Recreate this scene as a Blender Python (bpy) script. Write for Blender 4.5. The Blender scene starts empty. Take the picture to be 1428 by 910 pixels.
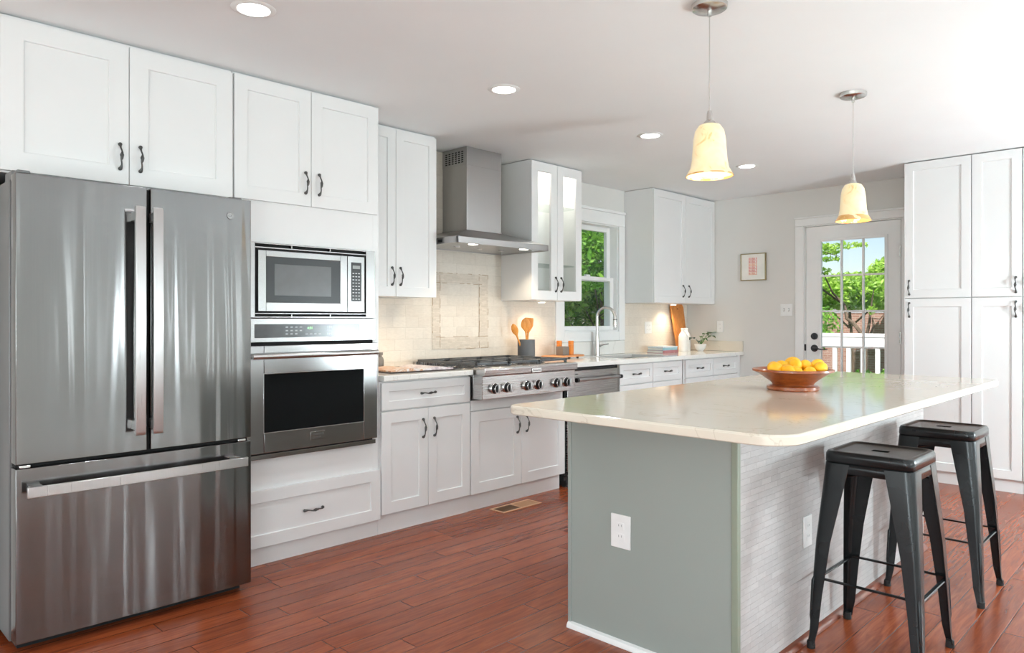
import bpy, bmesh, math, random
import numpy as np
from mathutils import Vector, Matrix
C = bpy.context.scene
COL = C.collection
PI = math.pi

# ------------------------------------------------------------------ camera
F_PX, W_PX, H_PX, HORIZON = 1010.0, 1428.0, 910.0, 445.0
YAW = math.atan(988.0 / F_PX)
cam_d = bpy.data.cameras.new('camera')
cam = bpy.data.objects.new('camera', cam_d)
COL.objects.link(cam)
cam.location = (0, 0, 1.22)
cam.rotation_euler = (PI / 2, 0, YAW)
cam_d.sensor_fit = 'HORIZONTAL'
cam_d.sensor_width = 36.0
cam_d.lens = 36.0 * F_PX / W_PX
cam_d.shift_y = (HORIZON - H_PX / 2) / W_PX
cam_d.clip_start = 0.05
cam_d.clip_end = 300
C.camera = cam

# ------------------------------------------------------------------ exposure, sky, sun, daylight
vs = C.view_settings
C.display_settings.display_device = 'sRGB'
vs.view_transform = 'Standard'
vs.look = 'None'
vs.exposure = 0.42
vs.gamma = 1.0
vs.use_curve_mapping = False
C.cycles.max_bounces = 10
C.cycles.diffuse_bounces = 5
C.cycles.glossy_bounces = 5
C.cycles.transmission_bounces = 6
C.cycles.transparent_max_bounces = 12
C.cycles.sample_clamp_indirect = 6.0
C.cycles.caustics_reflective = False
C.cycles.caustics_refractive = False
C.cycles.use_denoising = True

wd = bpy.data.worlds.new('sky')
C.world = wd
wd.use_nodes = True
wn = wd.node_tree
wn.nodes.clear()
sky = wn.nodes.new('ShaderNodeTexSky')
sky.sky_type = 'NISHITA'
sky.sun_disc = False
sky.sun_elevation = math.radians(52)
sky.sun_rotation = math.radians(150)
sky.air_density = 1.0
sky.dust_density = 0.6
bgn = wn.nodes.new('ShaderNodeBackground')
bgn.inputs['Strength'].default_value = 0.11
wo = wn.nodes.new('ShaderNodeOutputWorld')
wn.links.new(sky.outputs['Color'], bgn.inputs['Color'])
wn.links.new(bgn.outputs['Background'], wo.inputs['Surface'])

def link(o, parent=None):
    COL.objects.link(o)
    if parent: o.parent = parent
    return o

def light(name, kind, loc, rot, energy, color=(1, 1, 1), parent=None, **kw):
    d = bpy.data.lights.new(name, kind)
    d.energy = energy
    d.color = color
    for k, v in kw.items(): setattr(d, k, v)
    o = bpy.data.objects.new(name, d)
    link(o, parent)
    o.location = Vector(loc) - (parent.location if parent else Vector((0, 0, 0)))
    o.rotation_euler = rot
    return o

sun = light('sun', 'SUN', (0, 0, 20), (math.radians(38), 0, math.radians(22)), 6.8, (1, .96, .9), angle=math.radians(.6))
# area lamps standing in for daylight at unseen windows added for light and reflections
RIGHT_X, BACK_Y = 3.6, -3.4
RWIN = [(-2.6, -1.0), (-0.6, 1.0), (2.3, 2.5), (3.2, 3.4), (3.85, 4.0), (4.75, 5.0)]      # right wall openings (y range)
BWIN = [(-3.0, -1.4), (-0.8, 0.8), (1.4, 3.0)]                                    # rear wall openings (x range)
DAY = (0.86, 0.965, 1.0)
TILT = math.radians(22)      # tips the window lamps upward, sending light to the ceiling
WIN_W = 20
GLOBE_COL, GLOBE_E = (.81, .945, 1.0), 76  # colour and strength of the added fill globes
for a, b in RWIN:
    light('window_fill', 'AREA', (RIGHT_X - .01, (a + b) / 2, 1.35), (0, PI / 2 + TILT, 0), WIN_W * .55 * (b - a), DAY, shape='RECTANGLE', size=1.5, size_y=b - a - .1)
for a, b in BWIN:
    light('window_fill', 'AREA', ((a + b) / 2, BACK_Y + .22, 1.35), (PI / 2 + TILT, 0, 0), WIN_W * (b - a), DAY, shape='RECTANGLE', size=b - a - .1, size_y=1.5)

# ------------------------------------------------------------------ materials
class NT:
    def __init__(s, name):
        s.m = bpy.data.materials.new(name); s.m.use_nodes = True
        s.t = s.m.node_tree; s.t.nodes.clear()
        s.out = s.n('ShaderNodeOutputMaterial')
        s.b = s.n('ShaderNodeBsdfPrincipled')
        s.l(s.b.outputs[0], s.out.inputs['Surface'])
    def n(s, t, **kw):
        x = s.t.nodes.new(t)
        for k, v in kw.items(): setattr(x, k, v)
        return x
    def l(s, a, b): s.t.links.new(a, b)
    def val(s, x, sock):
        if hasattr(x, 'links') or hasattr(x, 'is_output'): s.l(x, sock)
        else: sock.default_value = x
    def math(s, op, a, b=None, c=None):
        x = s.n('ShaderNodeMath', operation=op)
        s.val(a, x.inputs[0])
        if b is not None: s.val(b, x.inputs[1])
        if c is not None: s.val(c, x.inputs[2])
        return x.outputs[0]
    def pos(s):
        g = s.n('ShaderNodeNewGeometry'); return g.outputs['Position']
    def obj(s):
        g = s.n('ShaderNodeTexCoord'); return g.outputs['Object']
    def mapv(s, v, scale=(1, 1, 1), loc=(0, 0, 0), rot=(0, 0, 0)):
        x = s.n('ShaderNodeMapping'); s.l(v, x.inputs[0])
        x.inputs['Location'].default_value = loc; x.inputs['Rotation'].default_value = rot; x.inputs['Scale'].default_value = scale
        return x.outputs[0]
    def noise(s, v, scale, detail=4, rough=.5, dist=0):
        x = s.n('ShaderNodeTexNoise'); s.l(v, x.inputs['Vector'])
        x.inputs['Scale'].default_value = scale; x.inputs['Detail'].default_value = detail
        x.inputs['Roughness'].default_value = rough; x.inputs['Distortion'].default_value = dist
        return x.outputs['Fac']
    def ramp(s, f, stops):
        x = s.n('ShaderNodeValToRGB'); s.l(f, x.inputs[0])
        e = x.color_ramp.elements
        while len(e) < len(stops): e.new(.5)
        for q, (p, c) in zip(e, stops):
            q.position = p; q.color = (c[0], c[1], c[2], 1) if isinstance(c, tuple) else (c, c, c, 1)
        return x.outputs['Color']
    def mix(s, f, a, b, blend='MIX'):
        x = s.n('ShaderNodeMix', data_type='RGBA', blend_type=blend)
        s.val(f, x.inputs[0])
        for q, i in ((a, 6), (b, 7)):
            if isinstance(q, tuple): x.inputs[i].default_value = (*q[:3], 1)
            else: s.l(q, x.inputs[i])
        return x.outputs[2]
    def bump(s, h, strength=.3, dist=.01, normal=None):
        x = s.n('ShaderNodeBump'); s.l(h, x.inputs['Height'])
        x.inputs['Strength'].default_value = strength; x.inputs['Distance'].default_value = dist
        if normal is not None: s.l(normal, x.inputs['Normal'])
        s.l(x.outputs[0], s.b.inputs['Normal']); return x.outputs[0]
    def set(s, **kw):
        for k, v in kw.items():
            i = s.b.inputs[k.replace('_', ' ')]
            if isinstance(v, tuple) and len(v) == 3 and i.type == 'RGBA': v = (*v, 1)
            s.val(v, i)
        return s

def srgb(r, g, b):
    f = lambda c: (c / 255 / 12.92) if c / 255 <= .04045 else ((c / 255 + .055) / 1.055) ** 2.4
    return (f(r), f(g), f(b))

def simple(name, col, rough=.5, metal=0., var=.04, scale=14., spec=None, emit=None, emit_s=0., coat=0.):
    t = NT(name)
    n = t.noise(t.obj(), scale, 3)
    c = t.ramp(n, [(.3, tuple(x * (1 - var) for x in col)), (.7, tuple(min(1, x * (1 + var)) for x in col))])
    t.l(c, t.b.inputs['Base Color'])
    t.set(Roughness=rough, Metallic=metal)
    if coat: t.set(Coat_Weight=coat, Coat_Roughness=.08)
    if spec is not None: t.b.inputs['Specular IOR Level'].default_value = spec
    if emit: t.set(Emission_Color=emit, Emission_Strength=emit_s)
    return t.m

M = {}
M['cabinet'] = simple('cabinet_paint', (.755, .75, .745), .32, var=.012, scale=3)
M['ceiling'] = simple('ceiling_paint', (.865, .875, .88), .9, var=.012, scale=2)
M['wall'] = simple('wall_paint', (.70, .685, .655), .85, var=.02, scale=2)
M['trim'] = simple('trim_paint', (.82, .82, .81), .35, var=.01)
M['black'] = simple('black_plastic', (.012, .012, .013), .35)
M['gap'] = simple('dark_gap', (.006, .006, .006), .8)
M['cast'] = simple('cast_iron', (.085, .09, .096), .38, var=.15, scale=60)
M['pull'] = simple('dark_pewter', (.10, .098, .095), .38, metal=.75, var=.25, scale=120)
M['lockm'] = simple('black_hardware', (.05, .055, .06), .35, metal=.6)
M['plate'] = simple('outlet_plastic', (.82, .82, .81), .3)
M['plate_dark'] = simple('outlet_slot', (.25, .25, .25), .5)
M['greypaint'] = simple('island_grey_paint', srgb(150, 157, 151), .42, var=.03, scale=1.2)
M['greypost'] = simple('island_post_paint', srgb(140, 148, 132), .4, var=.03, scale=3)
M['chrome'] = simple('brushed_nickel', (.62, .61, .59), .22, metal=1)
M['bright'] = simple('polished_steel', (.8, .8, .8), .12, metal=1)
M['stone_grey'] = simple('grey_ceramic', (.11, .115, .125), .6)
M['white_cer'] = simple('white_ceramic', (.85, .82, .78), .35)
M['jar'] = simple('brown_glass_jar', (.22, .19, .16), .3, var=.15)
M['rubber'] = simple('black_rubber', (.015, .015, .015), .7)
M['fabric_blue'] = simple('blue_book_cover', srgb(150, 185, 195), .8, var=.1)
M['fabric_white'] = simple('white_book_cover', (.7, .73, .76), .8, var=.2, scale=40)
M['fabric_pink'] = simple('dusty_red_cover', srgb(176, 120, 122), .8, var=.1)
M['leaf_pot'] = simple('pothos_leaf', srgb(62, 118, 40), .35, var=.35, scale=40)
M['leaf_dark'] = simple('dark_leaf', srgb(60, 90, 78), .4, var=.35, scale=40)
M['soil'] = simple('soil', (.05, .03, .02), .9, var=.4, scale=80)
M['mat_white'] = simple('picture_mat', (.80, .78, .72), .7)
M['brass'] = simple('champagne_frame', srgb(165, 150, 112), .4, metal=.6)
M['print_red'] = simple('red_print', srgb(222, 92, 84), .7)
M['print_orange'] = simple('orange_print', srgb(230, 140, 90), .7)
M['grey_label'] = simple('grey_lettering', (.10, .10, .10), .5)
M['keys'] = simple('pale_lettering', (.55, .55, .55), .5)
M['oven_rack'] = simple('oven_rack_steel', (.1, .1, .1), .4, metal=.8)
M['asphalt'] = simple('roof_shingle', (.25, .25, .25), .9, var=.3, scale=30)

def glass_mat(name, tint=(1, 1, 1), refl=.06):
    t = NT(name); t.t.nodes.remove(t.b)
    tr = t.n('ShaderNodeBsdfTransparent'); tr.inputs[0].default_value = (*tint, 1)
    gl = t.n('ShaderNodeBsdfGlossy'); gl.inputs['Roughness'].default_value = .01
    lw = t.n('ShaderNodeLayerWeight'); lw.inputs['Blend'].default_value = .5
    fr = t.math('ADD', t.math('MULTIPLY', t.math('POWER', lw.outputs['Facing'], 5.0), .7), .035)
    mx = t.n('ShaderNodeMixShader'); t.l(fr, mx.inputs[0]); t.l(tr.outputs[0], mx.inputs[1]); t.l(gl.outputs[0], mx.inputs[2])
    t.l(mx.outputs[0], t.out.inputs['Surface']); return t.m
M['glass'] = glass_mat('window_glass')
M['glass_shelf'] = glass_mat('green_edged_shelf_glass', (.90, .94, .92))
M['darkglass'] = simple('oven_black_glass', (.006, .007, .008), .04, var=.1, spec=.35)
M['mwglass'] = simple('microwave_screen_glass', (.11, .11, .112), .25, var=.05)
M['panelglass'] = simple('control_panel_glass', (.06, .06, .062), .2, var=.3, scale=6)

def steel(name, base, rough, wave=0., vertical=True, aniso=0., arot=.25):
    t = NT(name)
    p = t.obj()
    br = t.noise(t.mapv(p, (1, 3, 400) if not vertical else (300, 300, 4)), 1, 3)
    t.l(t.ramp(br, [(.3, (base * .995, base * .972, base * .965)), (.7, (base * 1.04, base * 1.015, base * 1.005))]), t.b.inputs['Base Color'])
    r = t.n('ShaderNodeMapRange'); t.l(br, r.inputs[0]); r.inputs[3].default_value = rough * .94; r.inputs[4].default_value = rough * 1.07
    t.l(r.outputs[0], t.b.inputs['Roughness'])
    t.set(Metallic=1.0)
    if aniso:
        tg = t.n('ShaderNodeTangent', direction_type='RADIAL', axis='Z'); t.l(tg.outputs[0], t.b.inputs['Tangent'])
        t.set(Anisotropic=aniso, Anisotropic_Rotation=arot)
    if wave:
        w = t.noise(t.mapv(p, (6.5, 6.5, .22)), 1, 2, .4, .4)
        t.bump(w, 1.0, wave)
    return t.m
M['steel'] = steel('stainless_steel', .40, .27)
M['steel_h'] = steel('stainless_steel_horizontal', .33, .26, vertical=False)
M['fridge'] = steel('stainless_fridge', .215, .13, wave=.010, aniso=.9, arot=.25)
M['fridge_side'] = simple('fridge_side_grey', (.16, .16, .16), .45, metal=.3)
M['steel_b'] = steel('stainless_bright', .54, .27, vertical=False)
M['hood'] = steel('stainless_hood', .42, .30)
M['handle_steel'] = steel('stainless_handle', .52, .28)

def wood(name, c1, c2, rough=.4, axis=(12, 12, 1.2), coat=0):
    t = NT(name)
    n = t.noise(t.mapv(t.obj(), axis), 6, 5, .6, .8)
    t.l(t.ramp(n, [(.3, c1), (.7, c2)]), t.b.inputs['Base Color'])
    t.set(Roughness=rough)
    if coat: t.set(Coat_Weight=coat, Coat_Roughness=.1)
    return t.m
M['bowlwood'] = wood('bowl_wood', srgb(124, 58, 24), srgb(176, 96, 44), .3, (4, 4, 14), .4)
M['boardwood'] = wood('cutting_board_wood', srgb(176, 100, 38), srgb(214, 146, 76), .45, (10, 10, 1.5))
M['bamboo'] = wood('bamboo_wood', srgb(214, 132, 48), srgb(232, 164, 84), .45, (14, 14, 2))
M['orangewood'] = wood('orange_wood', srgb(196, 108, 32), srgb(222, 138, 52), .5, (14, 14, 4))
M['traywood'] = wood('tray_wood', srgb(190, 124, 74), srgb(216, 152, 100), .5, (3, 14, 14))
M['shoewood'] = wood('shoe_moulding_wood', srgb(92, 44, 30), srgb(130, 70, 50), .3, (14, 1.2, 14), .3)
M['ventwood'] = simple('tan_vent', srgb(205, 160, 125), .4)
M['ventdark'] = simple('brown_vent_louver', srgb(120, 86, 56), .5)
M['bark'] = wood('bark', srgb(70, 58, 48), srgb(112, 96, 80), .9, (10, 10, 2))

def lemon_mat():
    t = NT('lemon_peel')
    n = t.noise(t.obj(), 9, 2)
    t.l(t.ramp(n, [(.35, srgb(250, 176, 10)), (.7, srgb(255, 208, 40))]), t.b.inputs['Base Color'])
    t.set(Roughness=.42)
    t.bump(t.noise(t.obj(), 260, 2), .25, .001)
    t.set(Subsurface_Weight=.1, Subsurface_Radius=(.02, .012, .004))
    return t.m
M['lemon'] = lemon_mat()
M['stem'] = simple('lemon_stem', srgb(110, 90, 30), .7)

def floor_mat():
    t = NT('red_brown_hand_scraped_planks')
    sp = t.n('ShaderNodeSeparateXYZ'); t.l(t.pos(), sp.inputs[0])
    x, y = sp.outputs[0], sp.outputs[1]
    rw = .1022
    xr = t.math('DIVIDE', t.math('ADD', x, 10.0 + .0085), rw)
    row = t.math('FLOOR', xr)
    fx = t.math('SUBTRACT', xr, row)
    wn_ = t.n('ShaderNodeTexWhiteNoise', noise_dimensions='1D'); t.l(row, wn_.inputs['W'])
    yo = t.math('DIVIDE', t.math('ADD', t.math('ADD', y, 20.0), t.math('MULTIPLY', wn_.outputs['Value'], 7.3)), 1.05)
    col = t.math('FLOOR', yo)
    fy = t.math('SUBTRACT', yo, col)
    pid = t.math('ADD', t.math('MULTIPLY', row, 7.13), t.math('MULTIPLY', col, 3.71))
    w2 = t.n('ShaderNodeTexWhiteNoise', noise_dimensions='1D'); t.l(pid, w2.inputs['W'])
    rnd = w2.outputs['Value']
    # distance to plank edges in metres
    ex = t.math('MULTIPLY', t.math('MINIMUM', fx, t.math('SUBTRACT', 1.0, fx)), rw)
    ey = t.math('MULTIPLY', t.math('MINIMUM', fy, t.math('SUBTRACT', 1.0, fy)), 1.05)
    e = t.math('MINIMUM', ex, ey)
    bev = t.math('MINIMUM', t.math('DIVIDE', e, .0035), 1.0)
    cmb = t.n('ShaderNodeCombineXYZ')
    t.l(t.math('MULTIPLY', x, 22.0), cmb.inputs[0]); t.l(t.math('MULTIPLY', y, 1.6), cmb.inputs[1]); t.l(t.math('MULTIPLY', rnd, 30.0), cmb.inputs[2])
    g1 = t.noise(cmb.outputs[0], 2.2, 6, .62, 1.2)
    cmb2 = t.n('ShaderNodeCombineXYZ')
    t.l(t.math('MULTIPLY', x, 3.0), cmb2.inputs[0]); t.l(t.math('MULTIPLY', y, 1.1), cmb2.inputs[1]); t.l(t.math('MULTIPLY', rnd, 11.0), cmb2.inputs[2])
    g2 = t.noise(cmb2.outputs[0], 2.0, 3, .5, .4)
    c = t.ramp(g1, [(.25, srgb(104, 42, 22)), (.5, srgb(144, 70, 38)), (.78, srgb(174, 96, 56))])
    tone = t.ramp(rnd, [(0., srgb(196, 172, 150)), (.5, srgb(226, 210, 190)), (1., srgb(255, 242, 222))])
    c = t.mix(.75, c, tone, 'MULTIPLY')
    c = t.mix(t.math('MULTIPLY', g2, .35), c, srgb(150, 80, 52))
    gap = t.math('LESS_THAN', e, .0011)
    c = t.mix(t.math('MULTIPLY', gap, .85), c, srgb(48, 20, 12))
    t.l(c, t.b.inputs['Base Color'])
    t.set(Roughness=.24)
    t.b.inputs['Specular IOR Level'].default_value = .38
    h = t.math('ADD', t.math('MULTIPLY', bev, .0016), t.math('MULTIPLY', g2, .0035))
    h = t.math('ADD', h, t.math('MULTIPLY', g1, .0005))
    t.bump(h, .8, 1.0)
    return t.m
M['floor'] = floor_mat()

def quartz(name, base, vein, amt=.5):
    t = NT(name)
    p = t.pos()
    d = t.noise(p, 1.3, 4, .55)
    w = t.noise(t.mapv(p, (1.1, 2.4, 1.2), rot=(0, 0, .5)), 1.4, 5, .55, 2.2)
    v = t.math('ABSOLUTE', t.math('SUBTRACT', w, .5))
    line = t.math('SUBTRACT', 1.0, t.math('MINIMUM', t.math('DIVIDE', v, .008), 1.0))
    c = t.ramp(d, [(.3, tuple(x * .96 for x in base)), (.7, base)])
    c = t.mix(t.math('MULTIPLY', line, amt), c, vein)
    t.l(c, t.b.inputs['Base Color'])
    t.set(Roughness=.09)
    t.b.inputs['Specular IOR Level'].default_value = .6
    return t.m
M['island_top'] = quartz('warm_veined_quartz', srgb(218, 209, 194), srgb(160, 146, 120), .32)
M['counter'] = quartz('white_quartz', srgb(232, 230, 225), srgb(178, 172, 160), .3)

def tile_mat(name, axis, cols, mortar, bw, rh, mort, rough, bumpd, noisec):
    t = NT(name)
    sp = t.n('ShaderNodeSeparateXYZ'); t.l(t.pos(), sp.inputs[0])
    cb = t.n('ShaderNodeCombineXYZ'); t.l(sp.outputs[axis], cb.inputs[0]); t.l(sp.outputs[2], cb.inputs[1])
    bk = t.n('ShaderNodeTexBrick'); t.l(cb.outputs[0], bk.inputs['Vector'])
    bk.inputs['Scale'].default_value = 1; bk.inputs['Brick Width'].default_value = bw; bk.inputs['Row Height'].default_value = rh
    bk.inputs['Mortar Size'].default_value = mort; bk.inputs['Mortar Smooth'].default_value = .3
    bk.inputs['Color1'].default_value = (*cols[0], 1); bk.inputs['Color2'].default_value = (*cols[1], 1); bk.inputs['Mortar'].default_value = (*mortar, 1)
    bk.offset = .43; bk.squash = .7; bk.squash_frequency = 3
    n = t.noise(t.pos(), 5, 4, .6, .5)
    n2 = t.noise(t.mapv(t.pos(), (1, 1, 3)), 34, 3, .6)
    c = t.mix(t.math('MULTIPLY', n, .7), bk.outputs['Color'], noisec)
    c = t.mix(.18, c, t.ramp(n2, [(.3, (.55, .53, .5)), (.7, (1., 1., 1.))]), 'MULTIPLY')
    t.l(c, t.b.inputs['Base Color'])
    t.set(Roughness=rough)
    h = t.math('ADD', t.math('MULTIPLY', bk.outputs['Fac'], -1.0), t.math('MULTIPLY', n2, .5))
    t.bump(h, .5, bumpd)
    return t.m
M['splash'] = tile_mat('cream_marble_subway_tile', 1, (srgb(226, 216, 204), srgb(214, 203, 190)), srgb(206, 196, 182), .155, .0775, .0018, .3, .0012, srgb(228, 220, 208))
M['mosaic'] = tile_mat('thin_split_mosaic_tile', 1, (srgb(222, 210, 196), srgb(200, 188, 172)), srgb(196, 182, 164), .05, .0125, .001, .4, .001, srgb(222, 210, 196))
M['stonetile'] = tile_mat('pale_marble_stacked_strips', 1, (srgb(196, 196, 196), srgb(176, 176, 177)), srgb(150, 150, 150), .105, .0215, .0009, .33, .0025, srgb(192, 184, 180))

def shade_mat():
    t = NT('alabaster_glass')
    p = t.obj()
    n = t.noise(p, 14, 4, .6, 1.5)
    c = t.ramp(n, [(.28, srgb(226, 180, 104)), (.40, srgb(244, 220, 172)), (.75, srgb(248, 230, 192))])
    sp = t.n('ShaderNodeSeparateXYZ'); t.l(p, sp.inputs[0])
    low = t.math('MULTIPLY', t.math('COMPARE', sp.outputs[2], -.665, .016), t.math('GREATER_THAN', t.noise(p, 22, 3), .44))
    c = t.mix(t.math('MULTIPLY', low, .75), c, srgb(196, 136, 56))
    t.l(c, t.b.inputs['Base Color'])
    t.set(Roughness=.3)
    t.l(c, t.b.inputs['Emission Color'])
    t.set(Emission_Strength=.16)
    return t.m
M['shade'] = shade_mat()
def emit(name, col, s):
    t = NT(name); t.set(Base_Color=(.8, .8, .8), Emission_Color=col, Emission_Strength=s); return t.m
M['lens'] = emit('led_lens', (1, .97, .92), 9.0)
M['puck'] = emit('puck_led', (1, .9, .75), 8.0)
M['green_led'] = emit('green_led', (.08, .9, .1), 1.2)

def brickwall():
    t = NT('pale_red_brick')
    sp = t.n('ShaderNodeSeparateXYZ'); t.l(t.pos(), sp.inputs[0])
    cb = t.n('ShaderNodeCombineXYZ'); t.l(sp.outputs[0], cb.inputs[0]); t.l(sp.outputs[2], cb.inputs[1])
    bk = t.n('ShaderNodeTexBrick'); t.l(cb.outputs[0], bk.inputs['Vector'])
    bk.inputs['Scale'].default_value = 1; bk.inputs['Brick Width'].default_value = .22; bk.inputs['Row Height'].default_value = .075; bk.inputs['Mortar Size'].default_value = .008
    bk.inputs['Color1'].default_value = (*srgb(158, 122, 110), 1); bk.inputs['Color2'].default_value = (*srgb(144, 106, 94), 1); bk.inputs['Mortar'].default_value = (*srgb(168, 148, 138), 1)
    t.l(bk.outputs['Color'], t.b.inputs['Base Color']); t.set(Roughness=.9); return t.m
M['brick'] = brickwall()
def leafmat(name, cols):
    t = NT(name)
    n = t.noise(t.pos(), 1.7, 4, .6)
    g = t.n('ShaderNodeNewGeometry')
    r = t.math('ADD', t.math('MULTIPLY', n, .6), t.math('MULTIPLY', g.outputs['Random Per Island'], .4))
    t.l(t.ramp(r, [(.25, cols[0]), (.5, cols[1]), (.75, cols[2])]), t.b.inputs['Base Color'])
    t.set(Roughness=.5)
    tl = t.n('ShaderNodeBsdfTranslucent'); t.l(t.ramp(r, [(.25, cols[1]), (.75, cols[2])]), tl.inputs[0])
    mx = t.n('ShaderNodeMixShader'); mx.inputs[0].default_value = .45
    t.l(t.b.outputs[0], mx.inputs[1]); t.l(tl.outputs[0], mx.inputs[2]); t.l(mx.outputs[0], t.out.inputs['Surface'])
    return t.m
M['leaf_bright'] = leafmat('bright_leaves', (srgb(110, 160, 40), srgb(165, 205, 80), srgb(205, 232, 130)))
M['leaf_mid'] = leafmat('green_leaves', (srgb(62, 112, 28), srgb(104, 160, 48), srgb(160, 208, 88)))
M['grass'] = leafmat('lawn', (srgb(60, 92, 40), srgb(84, 120, 52), srgb(110, 150, 64)))

# ------------------------------------------------------------------ mesh builder
class MB:
    def __init__(s): s.bm = bmesh.new()
    def ring(s, axis, n0, n1, a0, a1, z0, z1, wa, wb=None, wt=None):
        """four abutting bars around a rectangle; axis = thin axis"""
        wb = wa if wb is None else wb; wt = wa if wt is None else wt
        for (p, q, r, t) in ((a0, a0 + wa, z0, z1), (a1 - wa, a1, z0, z1), (a0 + wa, a1 - wa, z0, z0 + wb), (a0 + wa, a1 - wa, z1 - wt, z1)):
            if axis == 'x': s.box(n0, n1, p, q, r, t)
            else: s.box(p, q, n0, n1, r, t)
        return s
    def box(s, x0, x1, y0, y1, z0, z1):
        r = bmesh.ops.create_cube(s.bm, size=1)
        m = Matrix.Translation(((x0 + x1) / 2, (y0 + y1) / 2, (z0 + z1) / 2)) @ Matrix.Diagonal((abs(x1 - x0), abs(y1 - y0), abs(z1 - z0), 1))
        bmesh.ops.transform(s.bm, matrix=m, verts=r['verts']); return s
    def tube(s, pts, radii, seg=12, cap=True, flat=None):
        pts = [Vector(p) for p in pts]
        if not hasattr(radii, '__len__'): radii = [radii] * len(pts)
        rings = []; up = None
        for i, p in enumerate(pts):
            d = (pts[min(i + 1, len(pts) - 1)] - pts[max(i - 1, 0)]).normalized()
            if up is None:
                up = Vector((0, 0, 1)) if abs(d.z) < .9 else Vector((1, 0, 0))
            a = d.cross(up).normalized(); b = a.cross(d).normalized(); up = b
            ring = []
            for k in range(seg):
                t = 2 * PI * k / seg
                r = radii[i]
                fa, fb = (flat if flat else (1, 1))
                ring.append(s.bm.verts.new(p + a * (math.cos(t) * r * fa) + b * (math.sin(t) * r * fb)))
            rings.append(ring)
        for i in range(len(rings) - 1):
            for k in range(seg):
                s.bm.faces.new((rings[i][k], rings[i][(k + 1) % seg], rings[i + 1][(k + 1) % seg], rings[i + 1][k]))
        if cap:
            s.bm.faces.new(rings[0][::-1]); s.bm.faces.new(rings[-1])
        return s
    def lathe(s, prof, c=(0, 0, 0), seg=32, axis='z', close=False):
        rings = []
        c = Vector(c)
        for r, h in prof:
            ring = []
            if r < 1e-6:
                ring = [s.bm.verts.new(c + s._ax(0, 0, h, axis))]
            else:
                for k in range(seg):
                    t = 2 * PI * k / seg
                    ring.append(s.bm.verts.new(c + s._ax(r * math.cos(t), r * math.sin(t), h, axis)))
            rings.append(ring)
        pairs = list(zip(rings[:-1], rings[1:]))
        if close: pairs.append((rings[-1], rings[0]))
        for A, B in pairs:
            for k in range(seg):
                k2 = (k + 1) % seg
                if len(A) == 1 and len(B) == 1: continue
                if len(A) == 1: f = (A[0], B[k2], B[k])
                elif len(B) == 1: f = (A[k], A[k2], B[0])
                else: f = (A[k], A[k2], B[k2], B[k])
                try: s.bm.faces.new(f)
                except ValueError: pass
        return s
    def _ax(s, a, b, h, axis):
        return Vector((a, b, h)) if axis == 'z' else (Vector((h, a, b)) if axis == 'x' else Vector((a, h, b)))
    def prism(s, poly, z0, z1, fn=None):
        fn = fn or (lambda a, b, h: (a, b, h))
        A = [s.bm.verts.new(fn(a, b, z0)) for a, b in poly]
        B = [s.bm.verts.new(fn(a, b, z1)) for a, b in poly]
        n = len(poly)
        s.bm.faces.new(A[::-1]); s.bm.faces.new(B)
        for i in range(n): s.bm.faces.new((A[i], A[(i + 1) % n], B[(i + 1) % n], B[i]))
        return s
    def quadloft(s, rings, cap=True):
        R = [[s.bm.verts.new(p) for p in r] for r in rings]
        n = len(R[0])
        for i in range(len(R) - 1):
            for k in range(n): s.bm.faces.new((R[i][k], R[i][(k + 1) % n], R[i + 1][(k + 1) % n], R[i + 1][k]))
        if cap: s.bm.faces.new(R[0][::-1]); s.bm.faces.new(R[-1])
        return s
    def sphere(s, c, r, sc=(1, 1, 1), seg=16):
        q = bmesh.ops.create_uvsphere(s.bm, u_segments=seg, v_segments=seg // 2 + 2, radius=r)
        bmesh.ops.transform(s.bm, matrix=Matrix.Translation(c) @ Matrix.Diagonal((*sc, 1)), verts=q['verts']); return s
    def build(s, name, mat, parent=None, bevel=0., seg=2, smooth=True, angle=35, origin=None):
        bmesh.ops.recalc_face_normals(s.bm, faces=s.bm.faces[:])
        me = bpy.data.meshes.new(name)
        o = bpy.data.objects.new(name, me)
        org = Vector(origin) if origin is not None else (root_loc(parent) if parent else Vector((0, 0, 0)))
        bmesh.ops.translate(s.bm, verts=s.bm.verts[:], vec=-org)
        s.bm.to_mesh(me); s.bm.free()
        me.materials.append(mat)
        if smooth:
            me.shade_smooth()
            me.set_sharp_from_angle(angle=math.radians(angle))
        link(o, parent)
        if parent is None: o.location = org
        if bevel:
            md = o.modifiers.new('bevel', 'BEVEL'); md.width = bevel; md.segments = seg; md.limit_method = 'ANGLE'; md.angle_limit = math.radians(40)
            md.harden_normals = False
        return o

def root_loc(o):
    while o.parent: o = o.parent
    return o.location.copy()

def tag(o, label=None, cat=None, group=None, kind=None):
    if label: o['label'] = label
    if cat: o['category'] = cat
    if group: o['group'] = group
    if kind: o['kind'] = kind
    return o
def thing(name, loc, label, cat, group=None):
    o = bpy.data.objects.new(name, None); link(o); o.location = loc; o.empty_display_size = .1
    return tag(o, label, cat, group)
def struct(o, label=None, cat='structure'):
    o['kind'] = 'structure'; o['category'] = cat
    if label: o['label'] = label
    return o
def copy_tree(o, parent=None):
    c = o.copy(); COL.objects.link(c)
    if parent: c.parent = parent
    for ch in list(o.children): copy_tree(ch, c)
    return c
def box(name, mat, x0, x1, y0, y1, z0, z1, parent=None, bevel=0., **k):
    return MB().box(x0, x1, y0, y1, z0, z1).build(name, mat, parent, bevel, **k)

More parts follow.
